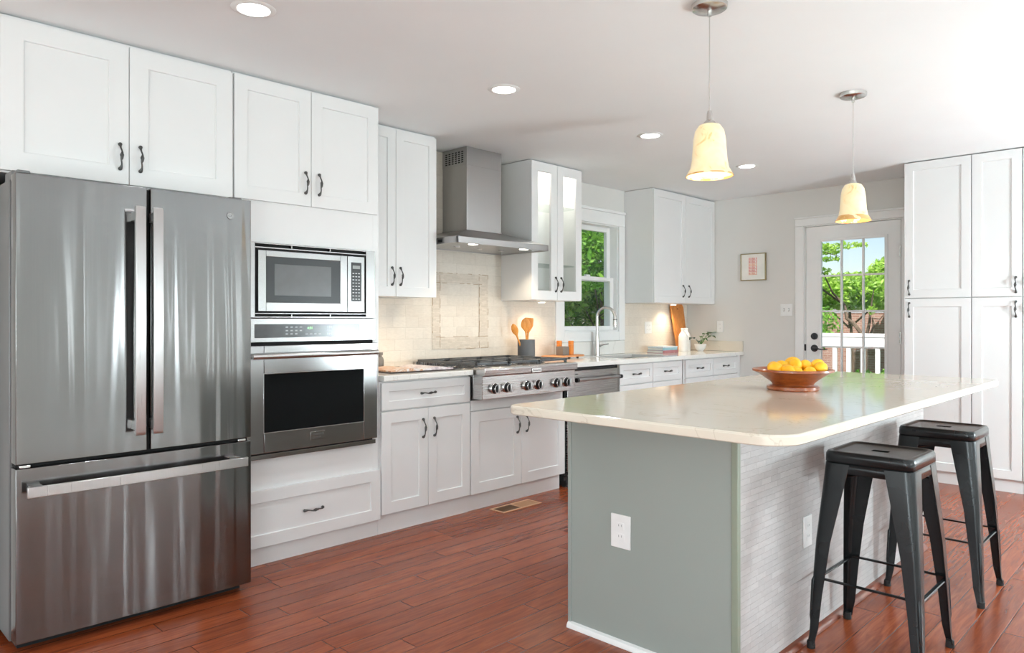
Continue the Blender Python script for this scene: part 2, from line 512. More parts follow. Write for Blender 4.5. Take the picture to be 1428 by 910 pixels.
# ------------------------------------------------------------------ room shell
XW, YB, ZC = -4.0, 6.70, 2.42
struct(box('floor', M['floor'], -4.15, RIGHT_X + .15, BACK_Y - .15, YB + .15, -.08, 0), 'red-brown hand-scraped wooden plank floor of the kitchen', 'floor')
struct(box('ceiling', M['ceiling'], -4.15, RIGHT_X + .15, BACK_Y - .15, YB + .15, ZC, ZC + .15), 'flat white painted ceiling with recessed lights', 'ceiling')

def wall_with_holes(name, axis, pos0, pos1, a0, a1, holes, mat, label):
    """wall slab between pos0..pos1 on its thin axis, running a0..a1, holes = (h0,h1,z0,z1)"""
    mb = MB()
    cur = a0
    def put(b0, b1, z0, z1):
        if b1 - b0 < 1e-4 or z1 - z0 < 1e-4: return
        if axis == 'x': mb.box(pos0, pos1, b0, b1, z0, z1)
        else: mb.box(b0, b1, pos0, pos1, z0, z1)
    for h0, h1, z0, z1 in sorted(holes):
        put(cur, h0, 0, ZC); put(h0, h1, 0, z0); put(h0, h1, z1, ZC); cur = h1
    put(cur, a1, 0, ZC)
    o = mb.build(name, mat, smooth=False)
    return struct(o, label, 'wall')

WIN = (4.70, 5.50, 1.10, 2.09)          # sink window opening
DOOR = (-2.77, -1.915, 0.0, 2.095)      # back door opening
wall_with_holes('wall_left', 'x', XW - .15, XW, BACK_Y, YB, [WIN], M['wall'], 'greige kitchen wall behind the cabinets and sink window')
wall_with_holes('wall_back', 'y', YB, YB + .15, -4.15, RIGHT_X + .15, [DOOR], M['wall'], 'greige end wall with the glazed back door')
wall_with_holes('wall_right', 'x', RIGHT_X, RIGHT_X + .15, BACK_Y, YB, [(a, b, .55, 2.15) for a, b in RWIN], M['wall'], 'greige wall with windows opposite the cabinets')
wall_with_holes('wall_rear', 'y', BACK_Y - .15, BACK_Y, -4.15, RIGHT_X + .15, [(a, b, .55, 2.15) for a, b in BWIN], M['wall'], 'greige wall with added windows behind the viewpoint')
struct(box('wall_return', M['wall'], XW, -3.385, -1.2, .6, 0, ZC - .001), 'short greige return wall beside the refrigerator', 'wall')
tag(box('bounce_rug', simple('bounce_cream', (.72, .71, .69), .95, var=.06, scale=60), .55, 3.4, -3.2, 5.9, 0, .014), 'large unseen cream sheet added to bounce light up to the ceiling', 'rug')  # unseen pale sheet added to bounce neutral light onto the ceiling
k = 3
for a, b in RWIN:
    mb = MB(); xx0, xx1 = RIGHT_X + .02, RIGHT_X + .06
    mb.box(xx0, xx1, a, a + .05, .55, 2.15).box(xx0, xx1, b - .05, b, .55, 2.15).box(xx0, xx1, a, b, .55, .6).box(xx0, xx1, a, b, 2.1, 2.15).box(xx0, xx1, a, b, 1.33, 1.37)
    struct(mb.build('window_%d' % k, M['trim'], smooth=False), 'unseen white window sash in the wall opposite the cabinets', 'window'); k += 1
for a, b in BWIN:  # unseen rear windows added for the main light
    mb = MB(); y0_, y1_ = BACK_Y - .06, BACK_Y - .02
    mb.box(a, a + .05, y0_, y1_, .55, 2.15).box(b - .05, b, y0_, y1_, .55, 2.15).box(a, b, y0_, y1_, .55, .6).box(a, b, y0_, y1_, 2.1, 2.15).box(a, b, y0_, y1_, 1.33, 1.37)
    struct(mb.build('window_%d' % k, M['trim'], smooth=False), 'unseen white window sash added in the wall behind the viewpoint', 'window'); k += 1
struct(box('baseboard_back', M['trim'], -3.30, -2.86, YB - .014, YB, 0, .10, bevel=.004), 'white baseboard on the end wall', 'baseboard')

# sink window ---------------------------------------------------------------
def sink_window():
    y0, y1, z0, z1 = WIN
    w = struct(thing('window_1', (XW, (y0 + y1) / 2, z0), 'white double-hung sink window looking onto green trees', 'window'), None, 'window')
    # casing on the room side
    mb = MB()
    c0, c1 = 4.60, 5.582
    mb.box(XW, XW + .02, c0, y0 + .01, z0 - .075, z1 - .01).box(XW, XW + .02, y1 - .01, c1, z0 - .075, z1 - .01)
    mb.box(XW, XW + .02, y0 + .01, y1 - .01, z0 - .075, z0 + .01).box(XW, XW + .021, c0, c1, z1 - .01, z1 + .10).box(XW, XW + .032, c0, c1, z1 + .10, z1 + .125)
    mb.build('casing', M['trim'], w, .004)
    mb = MB(); xa, xb = XW - .15, XW
    mb.ring('x', xa, xb, y0, y1, z0, z1, .02)
    mb.build('jamb', M['trim'], w, .002)
    a, b = y0 + .02, y1 - .02
    zm = 1.585
    def sash(name, x0, x1, zb, zt, st, rb, rt):
        mb = MB()
        mb.ring('x', x0, x1, a, b, zb, zt, st, rb, rt)
        s_ = mb.build(name, M['trim'], w, .003)
        box('pane', M['glass'], (x0 + x1) / 2 - .002, (x0 + x1) / 2 + .002, a + st, b - st, zb + rb, zt - rt, s_, smooth=False)
    sash('lower_sash', XW - .075, XW - .04, z0 + .02, zm + .02, .05, .04, .035)
    sash('upper_sash', XW - .115, XW - .08, zm - .02, z1 - .02, .05, .035, .045)
    MB().box(XW - .06, XW - .035, 5.07, 5.13, zm + .02, zm + .035).build('sash_lock', M['trim'], w, .003)
sink_window()

# back door ------------------------------------------------------------------
def back_door():
    x0, x1, _, zt = DOOR
    cas = MB()
    cas.box(x0 - .07, x0 + .012, YB - .02, YB, 0, zt - .012).box(x1 - .012, x1 + .07, YB - .02, YB, 0, zt - .012).box(x0 - .07, x1 + .07, YB - .021, YB, zt - .012, zt + .055)
    cas.box(x0 - .076, x1 + .076, YB - .027, YB, zt + .055, zt + .072)
    struct(cas.build('trim_1', M['trim'], bevel=.004), 'white casing around the glazed back door', 'trim')
    jb = MB().box(x0, x0 + .022, YB, YB + .15, 0, zt).box(x1 - .022, x1, YB, YB + .15, 0, zt).box(x0 + .022, x1 - .022, YB, YB + .15, zt - .022, zt)
    struct(jb.build('trim_2', M['trim'], bevel=.002), 'white jamb inside the back door opening', 'trim')
    d = struct(thing('door_1', ((x0 + x1) / 2, YB + .02, 0), 'white back door with fifteen glass lites and black lever', 'door'), None, 'door')
    dx0, dx1, dz0, dz1 = x0 + .026, x1 - .026, .012, zt - .026
    gx0, gx1, gz0, gz1 = -2.613, -2.059, .33, 1.935
    ya, yb = YB + .004, YB + .048
    mb = MB().box(dx0, gx0, ya, yb, dz0, dz1).box(gx1, dx1, ya, yb, dz0, dz1).box(gx0, gx1, ya, yb, dz0, gz0).box(gx0, gx1, ya, yb, gz1, dz1)
    mb.build('door_slab', M['trim'], d, smooth=False)
    mb = MB().ring('y', ya - .010, ya + .004, gx0 - .018, gx1 + .018, gz0 - .018, gz1 + .018, .026)
    mb.build('lite_frame', M['trim'], d, .003)
    mb = MB()
    for i in (1, 2):
        xx = gx0 + (gx1 - gx0) * i / 3; mb.box(xx - .008, xx + .008, ya - .006, ya + .022, gz0, gz1)
    for i in range(1, 5):
        zz = gz0 + (gz1 - gz0) * i / 5; mb.box(gx0, gx1, ya - .0055, ya + .021, zz - .008, zz + .008)
    mb.build('muntin_grille', M['trim'], d, .003)
    box('pane', M['glass'], gx0, gx1, ya + .023, ya + .027, gz0, gz1, d, smooth=False)
    # deadbolt and lever
    MB().lathe([(0, -.016), (.016, -.016), (.018, -.012), (.029, -.012), (.031, -.008), (.031, 0)], (-2.668, ya, 1.065), 28, 'y').box(-2.672, -2.664, ya - .03, ya - .01, 1.048, 1.082).build('deadbolt', M['lockm'], d, .001)
    lv = MB().lathe([(0, -.010), (.028, -.010), (.032, -.006), (.032, 0)], (-2.668, ya, .955), 28, 'y')
    lv.tube([(-2.668, ya - .005, .955), (-2.668, ya - .045, .955)], .010)
    lv.tube([(-2.673, ya - .045, .958), (-2.64, ya - .048, .957), (-2.60, ya - .046, .948), (-2.565, ya - .044, .945), (-2.535, ya - .044, .950)], [.009, .009, .007, .006, .006], flat=(1, .8))
    lv.build('lever_handle', M['lockm'], d)
    box('strike_plate', M['lockm'], dx0 - .02, dx0 - .001, ya - .006, ya + .004, .93, .99, d, .001)
    for zz in (1.80, 1.06, .28):
        MB().box(dx1 - .012, dx1 + .014, ya - .003, ya + .001, zz - .045, zz + .045).tube([(dx1 + .002, ya - .006, zz - .048), (dx1 + .002, ya - .006, zz + .048)], .006, 10).build('hinge', M['chrome'], d)
back_door()
struct(box('threshold_trim_3'.replace('threshold_', ''), M['chrome'], DOOR[0], DOOR[1], YB, YB + .15, 0, .012), 'metal threshold under the back door', 'trim')

# ------------------------------------------------------------------ cabinet parts
def mapper(axis, plane):
    """(a, z, n) -> world; n positive = out of the face. axis 'x': face looks +x, a = y. axis 'y': face looks -y, a = x"""
    if axis == 'x': return lambda a, z, n: (plane + n, a, z)
    return lambda a, z, n: (a, plane - n, z)

def panel_front(name, axis, plane, a0, a1, z0, z1, parent, fw=.058, rec=.009, th=.019, mat=None, glass=False):
    P = mapper(axis, plane)
    mb = MB(); bm = mb.bm
    def ring(a0, a1, z0, z1, n): return [bm.verts.new(P(a, z, n)) for a, z in ((a0, z0), (a1, z0), (a1, z1), (a0, z1))]
    ob = ring(a0, a1, z0, z1, -th)
    of = ring(a0, a1, z0, z1, 0)
    i0 = ring(a0 + fw, a1 - fw, z0 + fw, z1 - fw, 0)
    i1 = ring(a0 + fw + .0015, a1 - fw - .0015, z0 + fw + .0015, z1 - fw - .0015, -rec if not glass else -th)
    def join(A, B):
        for k in range(4): bm.faces.new((A[k], A[(k + 1) % 4], B[(k + 1) % 4], B[k]))
    join(ob, of); join(of, i0); join(i0, i1)
    if glass: join(i1, ob)
    else: bm.faces.new(i1); bm.faces.new(ob[::-1])
    o = mb.build(name, mat or M['cabinet'], parent, .0016, 2, smooth=True, angle=25)
    if glass:
        q = MB(); A = [P(a, z, -.010) for a, z in ((a0 + fw - .003, z0 + fw - .003), (a1 - fw + .003, z0 + fw - .003), (a1 - fw + .003, z1 - fw + .003), (a0 + fw - .003, z1 - fw + .003))]
        B = [P(a, z, -.014) for a, z in ((a0 + fw - .003, z0 + fw - .003), (a1 - fw + .003, z0 + fw - .003), (a1 - fw + .003, z1 - fw + .003), (a0 + fw - .003, z1 - fw + .003))]
        q.quadloft([A, B]); q.build('glass_pane', M['glass'], o, smooth=False)
    return o

def pull(axis, plane, a, z, parent, vertical=True, L=.105):
    P = mapper(axis, plane)
    mb = MB()
    n = 17; pts = []; rad = []
    for i in range(n):
        t = i / (n - 1); s = (t - .5) * L
        out = .006 + .021 * math.sin(PI * t) ** .8
        twist = .0022 * math.sin(t * 4 * PI)
        r = .0034 + .0042 * max(0, 1 - abs(t - .5) / .16) * .7 + .0045 * max(0, (abs(t - .5) - .36) / .14)
        pts.append(P(a + twist, z + s, out) if vertical else P(a + s, z + twist, out)); rad.append(r)
    mb.tube(pts, rad, 10)
    for sg in (-1, 1):
        c = (a, z + sg * L / 2) if vertical else (a + sg * L / 2, z)
        mb.tube([P(c[0], c[1], 0), P(c[0], c[1], .004), P(c[0], c[1], .008), P(c[0], c[1], .012)], [.0078, .0082, .0075, .004], 12)
    # braided bulge in the middle
    for kx in range(4):
        q = []
        for i in range(9):
            t = i / 8; ang = kx * PI / 2 + t * PI
            rr = .0012 + .0058 * math.sin(PI * t)
            s = (t - .5) * .034
            cc = .027
            q.append(P(a + rr * math.cos(ang), z + s, cc + rr * math.sin(ang)) if vertical else P(a + s, z + rr * math.cos(ang), cc + rr * math.sin(ang)))
        mb.tube(q, .0014, 6)
    return mb.build('handle', M['pull'], parent)

def carcass(parent, axis, plane, depth, a0, a1, z0, z1, name='body'):
    """solid box body ending th behind the door face"""
    if axis == 'x': return box(name, M['cabinet'], plane - depth, plane - .0195, a0, a1, z0, z1, parent, .0012)
    return box(name, M['cabinet'], a0, a1, plane + .0195, plane + depth, z0, z1, parent, .0012)

G = .0016
DX = -3.385   # door face of tall and base cabinets
UX = -3.67    # door face of wall cabinets
# --- cabinet over the fridge
c1 = thing('wall_cabinet', (DX, 1.085, 1.80), 'white two-door cabinet above the steel refrigerator', 'cabinet')
carcass(c1, 'x', DX, -XW + DX - .002, .615, 1.548, 1.795, 2.415)
for a0, a1, h in ((.620, 1.0855 - G, 1.048), (1.0855 + G, 1.546, 1.130)):
    d = panel_front('door', 'x', DX, a0, a1, 1.803, 2.402, c1, .078); pull('x', DX, h, 1.920, d)
# --- tall oven cabinet
c2 = thing('oven_cabinet', (DX, 1.98, 0), 'tall white cabinet holding the microwave and wall oven', 'cabinet')
mb = MB(); xb, xf = XW + .002, DX - .0195
mb.box(xb, xf, 1.552, 1.598, .088, 2.415).box(xb, xf, 2.362, 2.40, .088, 2.415)
mb.box(xb, xf, 1.598, 2.362, 1.602, 2.415).box(xb, xf, 1.598, 2.362, .088, .528).box(xb, xb + .02, 1.598, 2.362, .528, 1.602)
mb.build('body', M['cabinet'], c2, .001)
box('kick_board', M['cabinet'], xb, DX - .028, 1.552, 2.40, 0, .088, c2)
for a0, a1, h in ((1.555, 1.966 - G, 1.932), (1.966 + G, 2.384, 2.011)):
    d = panel_front('door', 'x', DX, a0, a1, 1.806, 2.404, c2, .066); pull('x', DX, h, 1.925, d)
d = panel_front('drawer', 'x', DX, 1.556, 2.401, .092, .375, c2, .062); pull('x', DX, 1.978, .232, d, False)
# --- wall cabinet left of hood
c3 = thing('wall_cabinet', (UX, 2.725, 1.37), 'white two-door wall cabinet between oven cabinet and steel hood', 'cabinet')
carcass(c3, 'x', UX, -XW + UX - .002, 2.402, 3.047, 1.365, 2.415)
for a0, a1, h in ((2.405, 2.7185 - G, 2.688), (2.7185 + G, 3.044, 2.752)):
    d = panel_front('door', 'x', UX, a0, a1, 1.362, 2.402, c3, .060); pull('x', UX, h, 1.488, d)
# --- glass-door wall cabinet right of hood
c4 = thing('glass_wall_cabinet', (UX, 4.25, 1.37), 'white wall cabinet with two narrow lit glass doors beside the window', 'cabinet')
ga, gb = 3.962, 4.552
mb = MB(); xb, xf = XW + .002, UX - .0195
mb.box(xb, xf, ga, ga + .018, 1.365, 2.415).box(xb, xf, gb - .018, gb, 1.365, 2.415).box(xb, xb + .012, ga + .018, gb - .018, 1.385, 2.392)
mb.box(xb, xf, ga + .018, gb - .018, 1.365, 1.385).box(xb, xf, ga + .018, gb - .018, 2.392, 2.415)
mb.box(xf - .018, xf, 4.235, 4.277, 1.385, 2.392)
mb.build('body', M['cabinet'], c4, .001)
for z in (1.64, 2.10): box('shelf', M['glass_shelf'], xb + .013, xf - .022, ga + .019, gb - .019, z, z + .006, c4, smooth=False)
for a0, a1, h in ((3.962, 4.2545 - G, 4.232), (4.2545 + G, 4.552, 4.296)):
    d = panel_front('glass_door', 'x', UX, a0, a1, 1.368, 2.408, c4, .070, glass=True); pull('x', UX, h, 1.488, d)
# --- wall cabinet in the far corner
c5 = thing('wall_cabinet', (UX, 6.14, 1.37), 'white two-door wall cabinet in the corner right of the window', 'cabinet')
carcass(c5, 'x', UX, -XW + UX - .002, 5.595, 6.697, 1.372, 2.415)
for a0, a1, h in ((5.598, 6.136 - G, 6.085), (6.136 + G, 6.694, 6.190)):
    d = panel_front('door', 'x', UX, a0, a1, 1.374, 2.405, c5, .062); pull('x', UX, h, 1.488, d)

# --- base cabinets
def base_body(t, a0, a1, z1=.868, kick=DX - .028):
    carcass(t, 'x', DX, -XW + DX - .002, a0, a1, .105, z1)
    box('kick_board', M['cabinet'], XW + .002, kick, a0, a1, 0, .105, t)
b1 = thing('base_cabinet', (DX, 2.745, 0), 'white base cabinet with one drawer between wall oven and cooktop', 'cabinet')
base_body(b1, 2.403, 3.087)
d = panel_front('drawer', 'x', DX, 2.410, 3.083, .702, .858, b1, .050); pull('x', DX, 2.745, .783, d, False)
for a0, a1, h in ((2.410, 2.746 - G, 2.705), (2.746 + G, 3.083, 2.790)):
    d = panel_front('door', 'x', DX, a0, a1, .112, .693, b1, .066); pull('x', DX, h, .575, d)
b2 = thing('base_cabinet', (DX, 3.55, 0), 'white two-door base cabinet under the steel cooktop', 'cabinet')
base_body(b2, 3.089, 3.985, .704, DX - .035)
box('apron', M['cabinet'], DX - .0195, DX - .004, 3.092, 3.985, .640, .704, b2, .001)
for a0, a1, h in ((3.092, 3.552 - G, 3.510), (3.552 + G, 4.006, 3.600)):
    d = panel_front('door', 'x', DX, a0, a1, .108, .634, b2, .070); pull('x', DX, h, .512, d)
b3 = thing('base_cabinet', (DX, 5.15, 0), 'white base cabinet under the sink, right of the dishwasher', 'cabinet')
base_body(b3, 4.668, 5.632, .69)
MB().box(XW + .002, DX - .0195, 4.668, 4.686, .69, .868).box(XW + .002, DX - .0195, 5.614, 5.632, .69, .868).box(DX - .040, DX - .0195, 4.686, 5.614, .69, .868).build('top_frame', M['cabinet'], b3, .001)
b4 = thing('base_cabinet', (DX, 6.2, 0), 'white base cabinet with drawers at the far wall end', 'cabinet')
base_body(b4, 5.650, 6.640)
for t, spans in ((b3, ((4.676, 5.142), (5.146, 5.600))), (b4, ((5.665, 6.150), (6.154, 6.625)))):
    for a0, a1 in spans:
        d = panel_front('drawer', 'x', DX, a0, a1, .700, .858, t, .046); pull('x', DX, (a0 + a1) / 2, .778, d, False)
        if t is b3:
            d = panel_front('door', 'x', DX, a0, a1, .112, .693, t, .062); pull('x', DX, a1 - .04 if a0 == spans[0][0] else a0 + .04, .58, d)
        else:
            d = panel_front('drawer', 'x', DX, a0, a1, .412, .693, t, .056); pull('x', DX, (a0 + a1) / 2, .60, d, False)
            d = panel_front('drawer', 'x', DX, a0, a1, .112, .403, t, .056); pull('x', DX, (a0 + a1) / 2, .30, d, False)
box('filler_strip', M['cabinet'], XW + .002, DX - .012, 6.641, 6.698, 0, .868, b4)

# --- pantry wall
PY = 6.08
def pantry(a0, a1, label, hx):
    t = thing('pantry_cabinet', ((a0 + a1) / 2, PY, 0), label, 'cabinet', 'tall pantry cabinets')
    carcass(t, 'y', PY, YB - PY - .002, a0, a1, .09, 2.416)
    box('kick_board', M['cabinet'], a0, a1, PY + .03, YB - .002, 0, .09, t)
    for z0, z1, hz in ((1.382, 2.412, 1.462), (.094, 1.376, 1.292)):
        d = panel_front('door', 'y', PY, a0 + .002, a1 - .002, z0, z1, t, .062); pull('y', PY, hx, hz, d)
pantry(-1.737, -1.291, 'tall white pantry cabinet next to the back door', -1.700)
pantry(-1.289, -.984, 'narrower tall white pantry cabinet cut by the frame edge', -1.022)
pantry(-.982, -.536, 'tall white pantry cabinet mostly beyond the frame', -.945)

# ------------------------------------------------------------------ worktops and backsplash
t = tag(box('worktop', M['counter'], XW + .001, -3.355, 2.404, 3.084, .870, .902, bevel=.004), 'short pale stone worktop between wall oven and cooktop', 'worktop')
mb = MB()
SX0, SX1, SY0, SY1 = -3.86, -3.47, 4.86, 5.52
mb.box(XW + .001, SX0, 4.025, 6.698, .870, .902).box(SX1, -3.355, 4.025, 6.698, .870, .902).box(SX0, SX1, 4.025, SY0, .870, .902).box(SX0, SX1, SY1, 6.698, .870, .902)
wt = thing('worktop', (-3.7, 5.36, .87), 'long white stone worktop with the sink under the window', 'worktop')
mb.build('slab', M['counter'], wt, 0, smooth=False)
box('side_splash', M['island_top'], -3.98, -3.36, 6.676, 6.699, .903, 1.005, wt, .003)
sk = thing('sink', (-3.665, 5.19, .70), 'undermount stainless sink set into the white worktop', 'sink')
mb = MB(); th = .012
mb.box(SX0 - th, SX1 + th, SY0 - th, SY1 + th, .70, .712).box(SX0 - th, SX0, SY0 - th, SY1 + th, .712, .868).box(SX1, SX1 + th, SY0 - th, SY1 + th, .712, .868).box(SX0, SX1, SY0 - th, SY0, .712, .868).box(SX0, SX1, SY1, SY1 + th, .712, .868)
mb.build('basin', M['steel'], sk, .003)
MB().lathe([(0, .003), (.02, .003), (.04, .006), (.045, 0)], (-3.665, 5.19, .712), 24).build('drain', M['bright'], sk)

def splash():
    t = thing('tile_backsplash', (XW, 4.4, .9), 'cream marble subway tile backsplash with framed panel behind the cooktop', 'backsplash')
    xa, xb_ = XW + .0005, XW + .009
    for a, b, z in ((2.404, 3.049, 1.362), (3.049, 3.960, 2.415), (3.960, 4.598, 1.362), (5.584, 6.697, 1.370)):
        box('tile_field', M['splash'], xa, xb_, a, b, .903, z, t, smooth=False)
    box('window_splash', M['counter'], xa, xb_ + .006, 4.600, 5.583, .903, 1.022, t, .002)
    mb = MB(); y0, y1, z0, z1 = 3.268, 3.815, 1.005, 1.555; w = .072
    x1_, x2_ = xb_ + .0005, xb_ + .004
    mb.box(x1_, x2_, y0, y0 + w, z0, z1).box(x1_, x2_, y1 - w - .02, y1, z0, z1).box(x1_, x2_, y0 + w, y1 - w - .02, z0, z0 + .088).box(x1_, x2_, y0 + w, y1 - w - .02, z1 - w, z1)
    mb.build('mosaic_border', M['mosaic'], t, .0006)
    mb = MB(); random.seed(5)
    def dashes(fixed, lo, hi, vert):
        p = lo
        while p < hi:
            L = random.uniform(.012, .05)
            if random.random() < .55:
                e = min(p + L, hi); j = random.uniform(-.002, .002)
                if vert: mb.box(x2_ + .0002, x2_ + .0012, fixed + j - .0018, fixed + j + .0018, p, e)
                else: mb.box(x2_ + .0002, x2_ + .0012, p, e, fixed + j - .0018, fixed + j + .0018)
            p += L
    for f in (y0 + .001, y0 + w, y1 - w - .02, y1 - .001): dashes(f, z0, z1, True)
    for f in (z0 + .001, z0 + .088, z1 - w, z1 - .001): dashes(f, y0, y1, False)
    mb.build('worn_grout_lines', simple('brown_grout', srgb(170, 142, 112), .8), t, smooth=False)['kind'] = 'stuff'
splash()

# ------------------------------------------------------------------ refrigerator
def fridge():
    FX = -3.108; ya, yb = .616, 1.508; ym0, ym1 = 1.064, 1.077
    t = thing('refrigerator', (-3.5, 1.06, 0), 'stainless french-door refrigerator with bottom freezer drawer', 'refrigerator')
    MB().box(-3.96, -3.195, ya - .004, yb - .004, .03, 1.735).build('case', M['fridge_side'], t, .004)
    def door(name, y0, y1, z0, z1, bow0, bow1):
        mb = MB(); n = 20
        def X(y):
            u = (y - ya) / (yb - ya)
            return FX - .006 + .006 * (1 - (2 * u - 1) ** 2)
        bm = mb.bm
        fr = []
        ys = [y0 + (y1 - y0) * i / n for i in range(n + 1)]
        poly = [(X(y) - (.010 if i in (0, n) else (.003 if i in (1, n - 1) and False else 0)), y) for i, y in enumerate(ys)]
        poly = [(X(y0) - .006, y0)] + [(X(y0 + .004) - .001, y0 + .0015)] + [(X(y), y) for y in ys[1:-1]] + [(X(y1 - .004) - .001, y1 - .0015)] + [(X(y1) - .006, y1)]
        poly += [(-3.185, y1), (-3.185, y0)]
        mb.prism(poly, z0, z1)
        return mb.build(name, M['fridge'], t, .0015, 2, angle=20)
    dl = door('door', ya, ym0, .692, 1.752, 0, 0)
    dr = door('door', ym1, yb, .692, 1.752, 0, 0)
    fd = door('freezer_drawer', ya, yb, .040, .675, 0, 0)
    box('center_gasket', M['gap'], -3.20, -3.125, ym0 + .001, ym1 - .001, .692, 1.745, t, smooth=False)
    box('drawer_gap', M['gap'], -3.20, -3.145, ya + .006, yb - .006, .676, .691, t, smooth=False)
    for y0 in (ya + .012, yb - .062): box('door_hinge', M['bright'], -3.18, -3.112, y0, y0 + .035, .678, .688, t, .002)
    MB().box(-3.30, -3.19, ya + .004, ya + .06, 1.736, 1.772).box(-3.19, -3.13, ya + .008, ya + .05, 1.753, 1.766).build('top_hinge_cover', M['fridge_side'], t, .004)
    MB().box(-3.30, -3.19, yb - .064, yb - .008, 1.736, 1.772).build('top_hinge_cover', M['fridge_side'], t, .004)
    box('kick_grille', M['gap'], -3.9, -3.19, ya + .02, yb - .02, .0, .030, t, smooth=False)
    def vbar(y0, y1, parent):
        mb = MB()
        for i in range(1):
            hx0, hx1 = FX + .050, FX + .066
            mb.prism([(hx0, .800), (hx0 + .002, .77), (hx1 - .004, .762), (hx1, .775), (hx1 + .006, 1.21), (hx1, 1.655), (hx1 - .004, 1.668), (hx0 + .002, 1.66), (hx0, 1.63), (hx0 + .005, 1.21)], y0, y1, lambda a, b, h: (a, h, b))
        for z in (.80, 1.63): mb.box(FX - .002, hx0 + .006, y0 + .004, y1 - .004, z - .018, z + .018)
        mb.build('handle', M['handle_steel'], parent, .002)
    vbar(1.000, 1.038, dl); vbar(1.066, 1.104, dr)
    mb = MB(); hx0, hx1 = FX + .048, FX + .062; yy0, yy1 = .640, 1.462
    pts = []
    for i in range(13):
        u = i / 12; pts.append((hx1 + .008 * math.sin(PI * u), yy0 + (yy1 - yy0) * u))
    for i in range(13):
        u = 1 - i / 12; pts.append((hx0 + .008 * math.sin(PI * u), yy0 + (yy1 - yy0) * u))
    mb.prism(pts, .578, .617)
    for y in (yy0 + .035, yy1 - .035): mb.box(FX - .004, hx0 + .005, y - .02, y + .02, .582, .613)
    mb.build('handle', M['handle_steel'], fd, .002)
    # round monogram badge
    bc = (FX - .0035, 1.410, 1.675)
    MB().lathe([(0, .0015), (.0125, .0015), (.0135, .003), (.0155, .003), (.0165, 0), (0, 0)], bc, 32, 'x').build('round_badge', M['steel_h'], dr)
    text_mesh('badge_monogram', 'GE', .014, (bc[0] + .002, bc[1], bc[2] - .005), 'x', M['grey_label'], dr)

def text_mesh(name, s, size, loc, axis, mat, parent, ext=.0004, align='CENTER', sx=1.):
    cu = bpy.data.curves.new(name, 'FONT'); cu.body = s; cu.size = size; cu.extrude = ext; cu.align_x = align
    o = bpy.data.objects.new('tmp_text', cu); COL.objects.link(o)
    dg = bpy.context.evaluated_depsgraph_get()
    me = bpy.data.meshes.new_from_object(o.evaluated_get(dg))
    bpy.data.objects.remove(o)
    if axis == 'x': R = Matrix(((0, 0, 1), (1, 0, 0), (0, 1, 0))).to_4x4()          # reads along +y, faces +x
    else: R = Matrix(((1, 0, 0), (0, 0, -1), (0, 1, 0))).to_4x4()                    # reads along +x, faces -y
    me.transform(R @ Matrix.Diagonal((sx, 1, 1, 1)))
    me.transform(Matrix.Translation(Vector(loc) - root_loc(parent)))
    me.materials.clear(); me.materials.append(mat)
    o = bpy.data.objects.new(name, me); link(o, parent)
    return o
fridge()
tag(box('wall_switch', M['plate'], -3.384, -3.378, .535, .602, 1.50, 1.62, bevel=.003), 'white switch plate on the wall edge left of the refrigerator', 'switch')

# ------------------------------------------------------------------ microwave and wall oven
def microwave():
    t = thing('microwave', (-3.4, 1.98, 1.23), 'built-in stainless microwave in trim kit above the oven', 'microwave')
    X0 = DX - .006
    y0, y1, z0, z1 = 1.600, 2.358, 1.228, 1.600
    mb = MB(); xa, xb_ = X0 - .014, X0 + .012
    mb.box(xa, xb_, y0, 1.655, z0, z1).box(xa, xb_, 2.300, y1, z0, z1).box(xa, xb_, 1.655, 2.300, 1.593, z1).box(xa, xb_, 1.655, 2.300, z0, 1.234)
    mb.box(xa, xb_, 1.655, 2.300, 1.572, 1.579).box(xa, xb_, 1.655, 2.300, 1.246, 1.252)
    for y in (1.852, 2.075): mb.box(xa, xb_, y - .003, y + .003, 1.577, 1.595).box(xa, xb_, y - .003, y + .003, 1.232, 1.248)
    mb.build('trim_kit', M['steel_h'], t, .0012)
    box('vent_recess', M['gap'], -3.9, xa, 1.64, 2.32, 1.232, 1.596, t, smooth=False)
    box('surround', M['gap'], xa, X0 + .004, 1.656, 2.299, 1.2525, 1.5715, t, smooth=False)
    fx = X0 + .014
    mb = MB(); ya, yb, za, zb = 1.670, 2.178, 1.260, 1.562
    wy0, wy1, wz0, wz1 = 1.712, 2.135, 1.304, 1.532
    mb.box(X0 - .01, fx, ya, wy0, za, zb).box(X0 - .01, fx, wy1, yb, za, zb).box(X0 - .01, fx, wy0, wy1, za, wz0).box(X0 - .01, fx, wy0, wy1, wz1, zb)
    d = mb.build('door', M['steel_h'], t, .0015)
    box('door_window', M['black'], X0 - .008, fx - .002, wy0, wy1, wz0, wz1, d, .001)
    box('window_screen', M['mwglass'], X0 - .004, fx - .0012, wy0 + .045, wy1 - .055, wz0 + .035, wz1 - .035, d, .001)
    cp = box('control_panel', M['steel_h'], X0 - .01, fx, 2.181, 2.288, za, zb, t, .0015)
    box('keypad', M['black'], fx - .001, fx + .0008, 2.202, 2.268, 1.318, 1.530, cp, .0006)
    box('display', simple('lcd_display', (.25, .26, .25), .4), fx + .0008, fx + .0014, 2.212, 2.258, 1.495, 1.513, cp)
    mb = MB()
    for r in range(9):
        for c_ in range(3):
            mb.box(fx + .0008, fx + .0012, 2.2105 + c_ * .018, 2.2215 + c_ * .018, 1.3275 + r * .0175, 1.3325 + r * .0175)
    mb.build('key_legends', M['keys'], cp, smooth=False)
    box('open_button', M['steel_h'], fx, fx + .002, 2.208, 2.262, 1.268, 1.305, cp, .0015)
microwave()
